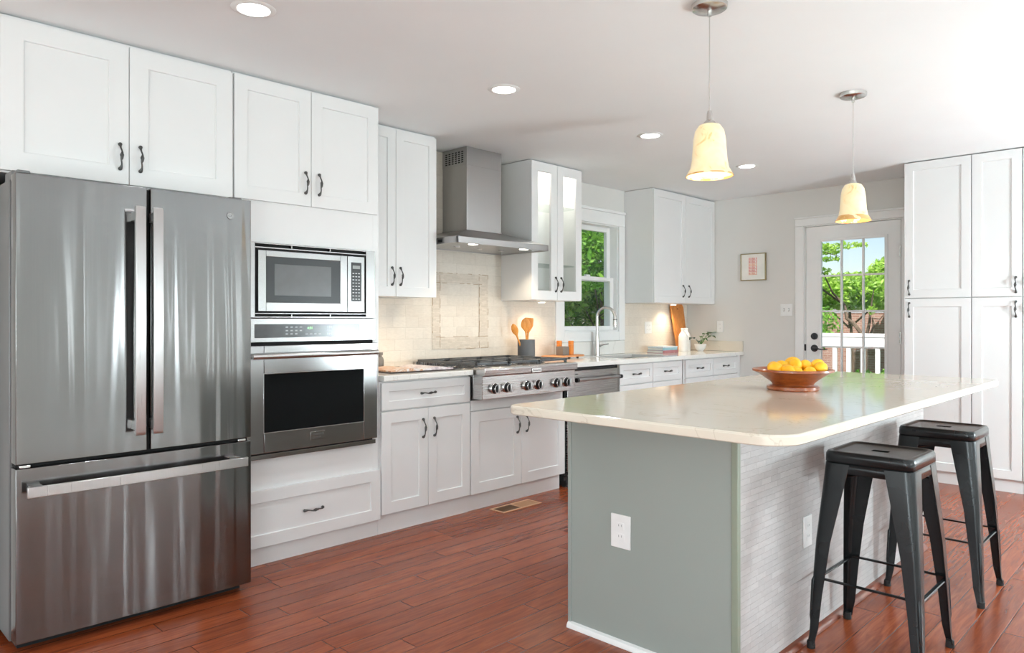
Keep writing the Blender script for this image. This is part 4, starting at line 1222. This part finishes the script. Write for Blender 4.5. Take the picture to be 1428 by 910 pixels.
def pendant(x, y, zs, label):
    t = thing('pendant_lamp', (x, y, ZC), label, 'pendant lamp', 'pendant lamps over the island')
    MB().lathe([(0, -.026), (.018, -.024), (.060, -.020), (.066, -.016), (.068, -.001), (0, -.001)], (x, y, ZC), 40).build('canopy', M['chrome'], t)
    MB().tube([(x, y, ZC - .024), (x, y, ZC - .045)], .008, 12).tube([(x, y, ZC - .04), (x, y, zs + .235)], .0022, 8).build('cord', M['chrome'], t)
    MB().lathe([(0, .250), (.0075, .250), (.010, .240), (.012, .215), (.022, .205), (.026, .192), (0, .192)], (x, y, zs), 24).build('socket_cap', M['chrome'], t)
    prof = [(.022, .200), (.040, .193), (.054, .172), (.060, .140), (.063, .100), (.066, .060), (.072, .030), (.084, .010), (.090, .0)]
    MB().lathe(prof + [(r - .004, h + (.001 if i else .0)) for i, (r, h) in enumerate(reversed(prof))], (x, y, zs), 48, 'z', True).build('shade', M['shade'], t)
    MB().sphere((x, y, zs + .11), .024, (1, 1, 1.3)).build('bulb', emit('pendant_bulb', (1, .85, .6), 1.2), t)
    light('pendant_glow', 'POINT', (x, y, zs + .06), (0, 0, 0), 1.6, (1, .80, .52), t, shadow_soft_size=.03)
pendant(-1.394, 2.503, 1.765, 'alabaster bell pendant lamp over the near end of the island')
pendant(-1.397, 4.023, 1.742, 'alabaster bell pendant lamp farther off, in front of the back door')

# ------------------------------------------------------------------ island
def island():
    x0, x1, y0, y1 = -1.858, -1.132, 2.222, 4.30
    t = thing('kitchen_island', ((x0 + x1) / 2, 3.26, 0), 'grey-painted island base with pale stone strips on the stool side', 'island')
    box('core', M['greypaint'], x0 + .012, x1 - .024, y0 + .012, y1, .0, .869, t)
    box('end_panel', M['greypaint'], x0 + .016, x1 - .018, y0, y0 + .012, .0, .869, t)
    box('corner_trim', M['greypaint'], x0, x0 + .016, y0 - .005, y0 + .03, .004, .869, t, .002)
    box('corner_trim', M['greypost'], x1 - .024, x1, y0 - .006, y0 + .016, .004, .869, t, .003)
    box('stone_cladding', M['stonetile'], x1 - .024, x1 - .002, y0 + .016, y1, .0, .869, t, smooth=False)
    MB().prism([(y0, 0), (y0 - .018, 0), (y0 - .018, .008), (y0 - .012, .019), (y0, .023)], x0 + .004, x1 - .03, lambda a, b, h: (h, a, b)).build('white_shoe_moulding', M['trim'], t)
    MB().prism([(x1 - .002, 0), (x1 + .020, 0), (x1 + .018, .010), (x1 + .010, .020), (x1 - .002, .024)], y0 - .004, y1, lambda a, b, h: (a, h, b)).build('wood_shoe_moulding', M['shoewood'], t)
    # worktop with rounded corners
    X0, X1, Y0, Y1 = -1.900, -.832, 1.905, 4.550; z0, z1 = .870, .902
    def rr(r_, ins=0):
        pts = []
        for cx, cy, a0, r in ((X1, Y0, -90, .11), (X1, Y1, 0, .06), (X0, Y1, 90, .06), (X0, Y0, 180, .05)):
            sx = -1 if cx == X1 else 1; sy = -1 if cy == Y1 else 1
            for i in range(9):
                a = math.radians(a0 + i * 90 / 8)
                pts.append((cx + sx * (r) + math.cos(a) * (r - ins), cy + sy * (r) + math.sin(a) * (r - ins)))
        return pts
    o = MB().quadloft([[(*p, z) for p in rr(0, ins)] for z, ins in ((z0, .004), (z0 + .003, .0005), (z0 + .010, 0), (z1 - .007, 0), (z1 - .002, .002), (z1, .006))]).build('island_worktop', M['island_top'], angle=15, origin=(-1.37, 3.2, .87))
    tag(o, 'large cream veined stone worktop with rounded corners on the island', 'worktop')
island()
outlet(PI_F, -1.602, .428, 'white outlet low on the grey island end panel', .088, .125)
outlet(mapper('x', -1.134), 2.775, .410, 'white outlet on the stone strips behind the near stool', .075, .118)

# ------------------------------------------------------------------ fruit bowl
def bowl():
    x, y, z = -1.385, 3.235, .902
    t = thing('fruit_bowl', (x, y, z), 'turned brown wooden footed bowl on the island', 'bowl')
    prof = [(0, 0), (.108, 0), (.112, .004), (.112, .016), (.106, .020), (.088, .024), (.090, .030), (.104, .042), (.140, .068), (.166, .082), (.172, .083), (.175, .085), (.175, .093), (.172, .095), (.160, .094), (.135, .078), (.095, .044), (.05, .034), (0, .032)]
    MB().lathe(prof, (x, y, z), 56).build('turned_body', M['bowlwood'], t)
    mb = MB().sphere((0, 0, 0), .030, (1, 1, 1), 20)
    bm = mb.bm
    for v in bm.verts:
        u = v.co.z / .030
        v.co.z *= 1.28; 
        if abs(u) > .9: v.co.z += .004 * math.copysign(1, u) * (abs(u) - .9) * 10
    proto_mesh = None
    spots = [(-.10, -.06, .080, 'pale lemon low at the left front of the bowl'), (-.055, -.085, .078, 'lemon low at the front of the bowl, left of middle'), (-.085, .005, .100, 'large lemon on the left top of the pile'),
             (-.02, -.09, .068, 'lemon half hidden behind the front rim'), (.00, -.03, .112, 'topmost lemon with its tip toward the viewer'), (.045, -.075, .072, 'lemon with dark tip at the front right of the bowl'),
             (.055, -.005, .106, 'lemon on the right top of the pile'), (.11, -.04, .066, 'low lemon between pile and right rim'), (.128, .035, .088, 'lemon alone at the right rim of the bowl'),
             (-.04, .05, .098, 'lemon behind the left top lemon'), (.02, .06, .118, 'lemon at the back top of the pile'), (.09, .06, .075, 'lemon behind the right top lemon')]
    # rotate offsets so that first axis runs along the picture
    ca, sa = math.cos(YAW), math.sin(YAW)
    random.seed(11)
    me = None
    for i, (a, b, h, lab) in enumerate(spots):
        rad_ = math.hypot(a, b); h = max(h, .064 + max(0, rad_ - .06) * .62)
        px, py, pz = x + a * ca - b * sa, y + a * sa + b * ca, z + h
        if me is None:
            o = mb.build('lemon', M['lemon'], origin=(0, 0, 0), angle=180); me = o.data
            st = MB().lathe([(0, .0395), (.0035, .0385), (.004, .0375), (0, .036)], (0, 0, 0), 10).build('stem_end', M['stem'], origin=(0, 0, 0)); st.parent = o
            proto = o
        else: o = copy_tree(proto)
        o.location = (px, py, pz); o.rotation_euler = (random.uniform(.9, 2.2), random.uniform(-.5, .5), random.uniform(0, 6.28))
        if i == 4: o.rotation_euler = (2.1, 0, YAW)
        s = random.uniform(.90, 1.0); o.scale = (s, s, s)
        tag(o, lab, 'lemon', 'lemons in the wooden bowl')
bowl()

# ------------------------------------------------------------------ stools
def stool_mat():
    q = NT('gunmetal_enamel')
    n = q.noise(q.obj(), 5, 3)
    q.l(q.ramp(n, [(.3, (.010, .011, .012)), (.7, (.018, .020, .021))]), q.b.inputs['Base Color'])
    q.set(Roughness=.26, Metallic=.35); return q.m
M['stool'] = stool_mat()
def make_stool(x, y, label):
    t = thing('bar_stool', (x, y, 0), label, 'stool', 'black metal stools at the island')
    H = .735; hs = .150
    def rsq(h, r, z, n=6):
        pts = []
        for sx, sy, a0 in ((1, 1, 0), (-1, 1, 90), (-1, -1, 180), (1, -1, 270)):
            for i in range(n):
                a = math.radians(a0 + i * 90 / (n - 1)); pts.append((x + sx * (h - r) + r * math.cos(a), y + sy * (h - r) + r * math.sin(a), z))
        return pts
    # seat pan with slot opening
    mb = MB(); bm = mb.bm
    rings = [rsq(hs + .003, .034, H - .040), rsq(hs + .002, .034, H - .012), rsq(hs - .003, .032, H - .002), rsq(hs - .009, .030, H), rsq(hs - .018, .027, H - .001), rsq(hs - .023, .025, H - .005), rsq(hs - .030, .020, H - .006)]
    sl = []
    nn = len(rings[0])
    for i in range(nn):
        p = rings[0][i]; a = math.atan2(p[1] - y, p[0] - x)
        sl.append((x + .030 * math.copysign(min(1, abs(math.cos(a)) * 1.25), math.cos(a)), y + .019 * math.copysign(min(1, abs(math.sin(a)) * 1.25), math.sin(a)), H - .006))
    rings.append(sl); rings.append([(p[0], p[1], H - .034) for p in sl])
    mb.quadloft(rings, cap=False)
    o = mb.build('seat', M['stool'], t, angle=40)
    sd = o.modifiers.new('thick', 'SOLIDIFY'); sd.thickness = .002; sd.offset = -1
    # apron skirt below the seat
    mb = MB(); mb.quadloft([rsq(hs - .0005, .034, H - .034), rsq(hs + .0045, .034, H - .078)], cap=False)
    o = mb.build('apron', M['stool'], t, angle=40); sd = o.modifiers.new('thick', 'SOLIDIFY'); sd.thickness = .003; sd.offset = -1
    foot = .193; ztop = H - .045
    for sx, sy in ((1, -1), (-1, -1), (1, 1), (-1, 1)):
        mb = MB(); rings = []
        for z, half, w, r in ((ztop, .1525, .094, .034), (ztop - .06, .157, .086, .032), (.40, .176, .058, .022), (.20, .186, .042, .017), (.075, .1905, .034, .013), (.040, .1925, .028, .012), (.014, .197, .027, .012)):
            c = (x + sx * half, y + sy * half)
            pts = []
            pts.append((c[0] - sx * w, c[1], z))
            for i in range(7):
                a = PI / 2 * i / 6
                pts.append((c[0] - sx * (r - r * math.sin(a)), c[1] - sy * (r - r * math.cos(a)), z))
            pts.append((c[0], c[1] - sy * w, z))
            th = .003
            pts.append((c[0] - sx * th, c[1] - sy * w, z))
            for i in range(7):
                a = PI / 2 * (1 - i / 6)
                pts.append((c[0] - sx * (th + (r - th) - (r - th) * math.sin(a)), c[1] - sy * (th + (r - th) - (r - th) * math.cos(a)), z))
            pts.append((c[0] - sx * w, c[1] - sy * th, z))
            rings.append(pts)
        mb.quadloft(rings)
        lg = mb.build('leg', M['stool'], t, angle=40)
        # pressed rib on the lower leg corner
        rb = MB().tube([(x + sx * (h - .006), y + sy * (h - .006), z) for z, h in ((.27, .181), (.25, .184), (.12, .1895), (.095, .190))], [.002, .007, .006, .002], 10).build('pressed_rib', M['stool'], lg)
        MB().lathe([(0, 0), (.0145, 0), (.0155, .003), (.0140, .026), (0, .026)], (x + sx * .184, y + sy * .184, .0), 16).build('rubber_foot', M['rubber'], lg)
    # foot rails
    zr = .262; hh = .172
    for a, b in (((-1, -1), (1, -1)), ((1, -1), (1, 1)), ((1, 1), (-1, 1)), ((-1, 1), (-1, -1))):
        zz = zr if a[1] == b[1] else zr - .008
        p = (x + a[0] * hh, y + a[1] * hh, zz); q = (x + b[0] * hh, y + b[1] * hh, zz)
        MB().tube([p, q], .0085, 8, flat=(1, .55)).build('foot_rail', M['stool'], t)
    # crossed braces below the seat
    for s in (-1, 1):
        MB().tube([(x - .125, y - s * .125, H - .105), (x, y, H - .085), (x + .125, y + s * .125, H - .105)], .006, 8, flat=(1.4, .5)).build('cross_brace', M['stool'], t)
    return t
s1 = make_stool(-.905, 2.888, 'black metal backless stool nearest, at the near island corner')
s2 = copy_tree(s1); s2.location = (-.908, 3.762, 0); s2['label'] = 'black metal backless stool farther along the island, toward the pantry'

# ------------------------------------------------------------------ cooler cabinet opposite the ovens (seen only as a reflection)
def cooler():
    xf, y0, y1, H = 1.55, 4.20, 5.30, .88
    t = thing('beverage_cabinet', (1.85, 4.75, .014), 'white cabinet with wine cooler outside the picture, opposite the ovens', 'cabinet')
    mb = MB().box(xf, 2.12, y0, y0 + .03, .014, H).box(xf, 2.12, y1 - .03, y1, .014, H).box(xf, 2.12, y0 + .03, y1 - .03, H - .03, H).box(xf, 2.12, y0 + .03, y1 - .03, .014, .08).box(2.10, 2.12, y0 + .03, y1 - .03, .08, H - .03).box(xf, 2.10, 4.82, 4.85, .08, H - .03)
    mb.build('body', M['cabinet'], t, .002)
    box('cooler_door', M['darkglass'], xf - .012, xf - .004, y0 + .05, 4.81, .10, H - .05, t, .002)
    for z in (.26, .44, .62): box('bottle_shelf', M['boardwood'], xf - .02, xf - .013, y0 + .10, 4.76, z, z + .03, t, .001)
    for z in (.33, .58): box('niche_shelf', M['cabinet'], xf + .01, 2.10, 4.85, y1 - .03, z, z + .02, t, .001)
cooler()

# ------------------------------------------------------------------ floor vent
def vent():
    x0, x1, y0, y1 = -3.352, -3.222, 3.218, 3.578
    t = thing('floor_vent', ((x0 + x1) / 2, (y0 + y1) / 2, 0), 'tan metal floor vent in the planks before the cooktop cabinet', 'vent')
    f = .014; ym = (y0 + y1) / 2
    MB().box(x0, x0 + f, y0, y1, .0, .005).box(x1 - f, x1, y0, y1, .0, .005).box(x0 + f, x1 - f, y0, y0 + f, .0, .005).box(x0 + f, x1 - f, y1 - f, y1, .0, .005).box(x0 + f, x1 - f, ym - .005, ym + .005, .0, .005).build('frame', M['ventwood'], t, .0015)
    for a, b, m, nm in ((y0 + f, ym - .005, 'ventdark', 'louver_panel'), (ym + .005, y1 - f, 'ventwood', 'louver_panel')):
        mb = MB(); n = 9; w = (x1 - x0 - 2 * f) / n
        for i in range(n): mb.box(x0 + f + i * w, x0 + f + i * w + w * .65, a, b, .0, .003)
        o = mb.build(nm, simple('louver_' + m, srgb(98, 66, 36) if m == 'ventdark' else srgb(182, 140, 104), .5), t)
    box('duct', M['ventdark'], x0 + f, x1 - f, y0 + f, y1 - f, 0, .0006, t)
vent()

# ------------------------------------------------------------------ outdoors
struct(box('ground', M['grass'], -60, 60, -40, 90, -1.6, -1.2, smooth=False), 'green lawn outside the house', 'ground')
def deck():
    d = struct(box('deck_floor', simple('deck_boards', (.45, .44, .42), .8), -5.2, 1.5, YB + .15, 9.0, -.20, -.08, smooth=False), 'grey deck outside the back door', 'deck')
    ry = 8.6
    t = thing('deck_railing', (-2.6, ry, -.08), 'white deck railing with square balusters outside the back door', 'railing')
    box('top_rail', M['trim'], -5.1, 1.4, ry - .006, ry + .07, 1.015, 1.06, t, .005)
    box('fascia_rail', M['trim'], -5.1, 1.4, ry, ry + .04, .905, 1.015, t, .003)
    box('bottom_rail', M['trim'], -5.1, 1.4, ry, ry + .04, .02, .10, t, .003)
    for xx in (-5.0, -3.42, -1.6, .2): box('post', M['trim'], xx - .05, xx + .05, ry - .04, ry + .06, -.08, 1.09, t, .004)
    proto = None
    for i in range(38):
        xx = -4.9 + i * .155
        if min(abs(xx - q) for q in (-5.0, -3.42, -1.6, .2)) < .08: continue
        box('baluster', M['trim'], xx - .022, xx + .022, ry + .002, ry + .038, .10, .91, t, .002)
deck()
def house():
    t = thing('neighbor_house', (-9.5, 27, -1.2), 'pale red brick house with grey roof behind the deck railing', 'house')
    box('brick_wall', M['brick'], -19, -3.0, 24, 31, -1.2, 1.42, t, smooth=False)
    MB().prism([(23.99, 1.42), (31.5, 1.42), (27.5, 1.95)], -19.4, -2.6, lambda a, b, h: (h, a, b)).build('roof', M['asphalt'], t, smooth=False)
house()

def leaf_mesh(name, mat, blobs, n, size, parent, seed):
    rng = np.random.default_rng(seed)
    vol = np.array([b[3] * b[4] * b[5] for b in blobs]) ** .7; pr_ = vol / vol.sum()
    idx = rng.choice(len(blobs), n, p=pr_)
    B = np.array(blobs)[idx]
    d = rng.normal(size=(n, 3)); d /= np.linalg.norm(d, axis=1)[:, None]
    rr = rng.uniform(.35, 1, n) ** .5
    c = B[:, :3] + d * B[:, 3:6] * rr[:, None]
    nrm = rng.normal(size=(n, 3)) + np.array([0, 0, 1.2]); nrm /= np.linalg.norm(nrm, axis=1)[:, None]
    a = np.cross(nrm, rng.normal(size=(n, 3))); a /= np.linalg.norm(a, axis=1)[:, None]
    b = np.cross(nrm, a)
    s = size * rng.uniform(.6, 1.3, n)[:, None]
    V = np.stack([c - a * s, c + b * s * .45 - a * s * .1 + nrm * s * .1, c + a * s, c - b * s * .45 - a * s * .1 + nrm * s * .1], 1).reshape(-1, 3)
    org = np.array(root_loc(parent)); V = V - org
    me = bpy.data.meshes.new(name)
    me.vertices.add(4 * n); me.vertices.foreach_set('co', V.astype(np.float32).ravel())
    me.loops.add(4 * n); me.loops.foreach_set('vertex_index', np.arange(4 * n, dtype=np.int32))
    me.polygons.add(n); me.polygons.foreach_set('loop_start', np.arange(0, 4 * n, 4, dtype=np.int32))
    me.update(calc_edges=True); me.validate()
    me.materials.append(mat)
    o = bpy.data.objects.new(name, me); link(o, parent); return o

def tree(x, y, h, r, label, mat, seed, n=9000, size=.11, trunk=.16, crook=None, lo=.0, gz=-1.2):
    t = thing('tree', (x, y, gz), label, 'tree', 'trees outside')
    random.seed(seed)
    mb = MB(); blobs = []
    top = gz + h
    mb.tube([(x, y, gz), (x + .1, y, gz + h * .3), (x - .1, y + .1, gz + h * .6), (x, y, top - h * .15)], [trunk, trunk * .8, trunk * .55, trunk * .2], 10)
    for i in range(16):
        a = random.uniform(0, 2 * PI); u = random.uniform(.25 + lo, .95); z = gz + h * u
        rr = r * random.uniform(.45, 1) * (1.15 - abs(u - .6))
        ex, ey = x + math.cos(a) * rr, y + math.sin(a) * rr
        mb.tube([(x, y, z - h * .12), ((x + ex) / 2, (y + ey) / 2, z), (ex, ey, z + .15)], [trunk * .35, trunk * .2, trunk * .06], 7)
        br = r * random.uniform(.28, .48)
        blobs.append((ex, ey, z + .15, br, br, br * .62))
        blobs.append(((x + ex) / 2, (y + ey) / 2, z + .1, br * .8, br * .8, br * .5))
    mb.build('trunk', M['bark'], t)
    leaf_mesh('foliage', mat, blobs, n, size, t, seed)
    return t
# trees seen through the sink window (looking out along -x / +y)
tree(-7.2, 9.4, 5.6, 2.2, 'leafy tree close outside the sink window', M['leaf_mid'], 1, 42000, .055, .04, lo=-.2)
tree(-9.6, 10.6, 6.5, 2.6, 'taller leafy tree standing behind the close one at the sink window', M['leaf_bright'], 2, 36000, .065, .05, lo=-.2)
tree(-8.6, 13.4, 7.0, 2.8, 'bright leafy tree at the right of the sink window view', M['leaf_bright'], 3, 30000, .07, .05, lo=-.2)
tree(-12.5, 13.0, 9.0, 3.6, 'large tree far behind the sink window', M['leaf_mid'], 4, 24000, .10, lo=-.2)
tree(-6.6, 11.8, 3.2, 1.7, 'low bushy tree below the sink window', M['leaf_mid'], 14, 30000, .05, .04, lo=-.25)
# trees through the back door
def low_tree(x, y, label, mat, blobs, n, size, seed, tr=.12):
    t = thing('tree', (x, y, -1.2), label, 'tree', 'trees outside')
    mb = MB().tube([(x, y, -1.2), (x + .1, y, .2), (x, y, 1.6)], [tr, tr * .8, tr * .4], 9)
    for b in blobs: mb.tube([(x, y, 1.0), ((x + b[0]) / 2, y, (1.1 + b[2]) / 2), (b[0], b[1], b[2])], [tr * .5, tr * .3, tr * .1], 7)
    mb.build('trunk', M['bark'], t)
    leaf_mesh('foliage', mat, blobs, n, size, t, seed)
low_tree(-6.9, 19.6, 'spreading bright tree in front of the brick house', M['leaf_bright'], [(-7.9, 19.6, 1.85, 1.0, .8, .42), (-6.9, 19.6, 1.95, 1.1, .8, .50), (-5.8, 19.6, 1.9, 1.0, .8, .50)], 12000, .075, 6, .06)
low_tree(-6.3, 22.4, 'taller bright tree at the right of the door view', M['leaf_bright'], [(-6.3, 22.4, 2.5, 1.1, .8, .6), (-6.0, 22.4, 3.0, .8, .6, .5), (-7.0, 22.3, 2.2, .7, .6, .4), (-5.4, 22.4, 2.8, .8, .6, .7)], 9000, .08, 7, .06)
low_tree(-10.2, 22.6, 'bright tree at the left of the door view', M['leaf_bright'], [(-10.2, 22.6, 2.5, 1.1, .8, .6), (-9.6, 22.5, 2.1, .8, .6, .5), (-10.4, 22.4, 3.0, .7, .6, .4)], 8000, .08, 8, .06)
def crooked_tree():
    t = thing('tree', (-4.35, 11.2, -1.2), 'crooked bare-limbed tree just past the railing', 'tree', 'trees outside')
    mb = MB()
    mb.tube([(-3.72, 11.2, -1.2), (-3.74, 11.2, -.2), (-3.72, 11.2, .7), (-3.78, 11.2, 1.02), (-3.88, 11.2, 1.16), (-3.98, 11.2, 1.23), (-4.01, 11.2, 1.43), (-4.15, 11.1, 1.62), (-4.3, 11.1, 1.95)], [.06, .05, .04, .03, .026, .024, .022, .014, .006], 9)
    mb.tube([(-3.72, 11.2, .6), (-3.69, 11.2, 1.03), (-3.66, 11.2, 1.18), (-3.65, 11.2, 1.31), (-3.57, 11.1, 1.65)], [.03, .024, .02, .016, .006], 8)
    mb.tube([(-3.70, 11.2, .8), (-3.64, 11.2, 1.0), (-3.60, 11.2, 1.12), (-3.62, 11.2, 1.24), (-3.52, 11.2, 1.22), (-3.46, 11.2, 1.30)], [.026, .022, .018, .014, .010, .005], 7)
    mb.tube([(-4.01, 11.2, 1.43), (-4.6, 11.1, 1.9), (-4.7, 10.9, 2.35), (-4.2, 10.8, 2.22), (-3.9, 10.7, 2.12)], [.016, .014, .012, .008, .003], 7)
    mb.build('trunk', M['bark'], t)
    bl = [(-4.45, 11.0, 2.3, .3, .3, .05), (-4.2, 10.9, 2.22, .25, .3, .04), (-3.9, 10.8, 2.28, .35, .3, .04), (-4.1, 10.8, 2.1, .16, .2, .03), (-3.57, 11.0, 1.35, .07, .1, .06), (-4.3, 11.1, 1.95, .12, .2, .05)]
    leaf_mesh('foliage', M['leaf_bright'], bl, 900, .035, t, 21)
crooked_tree()
for i, (x, y) in enumerate(((-5.2, 10.2), (-4.1, 10.0), (-3.2, 10.1), (-6.2, 10.4))):
    t = thing('shrub', (x, y, -1.2), ['shrub behind the railing at the left of the door view', 'shrub behind the railing in the middle of the door view', 'shrub behind the railing at the right of the door view', 'shrub past the deck corner'][i], 'shrub', 'shrubs behind the deck')
    leaf_mesh('foliage', M['leaf_mid'], [(x, y, -.5, .6, .4, .7), (x + .2, y, .0, .45, .35, .6), (x - .2, y, .2, .3, .3, .35)], 3500, .06, t, 40 + i)
    MB().tube([(x, y, -1.2), (x, y, .2)], [.04, .015], 7).build('stem', M['bark'], t)
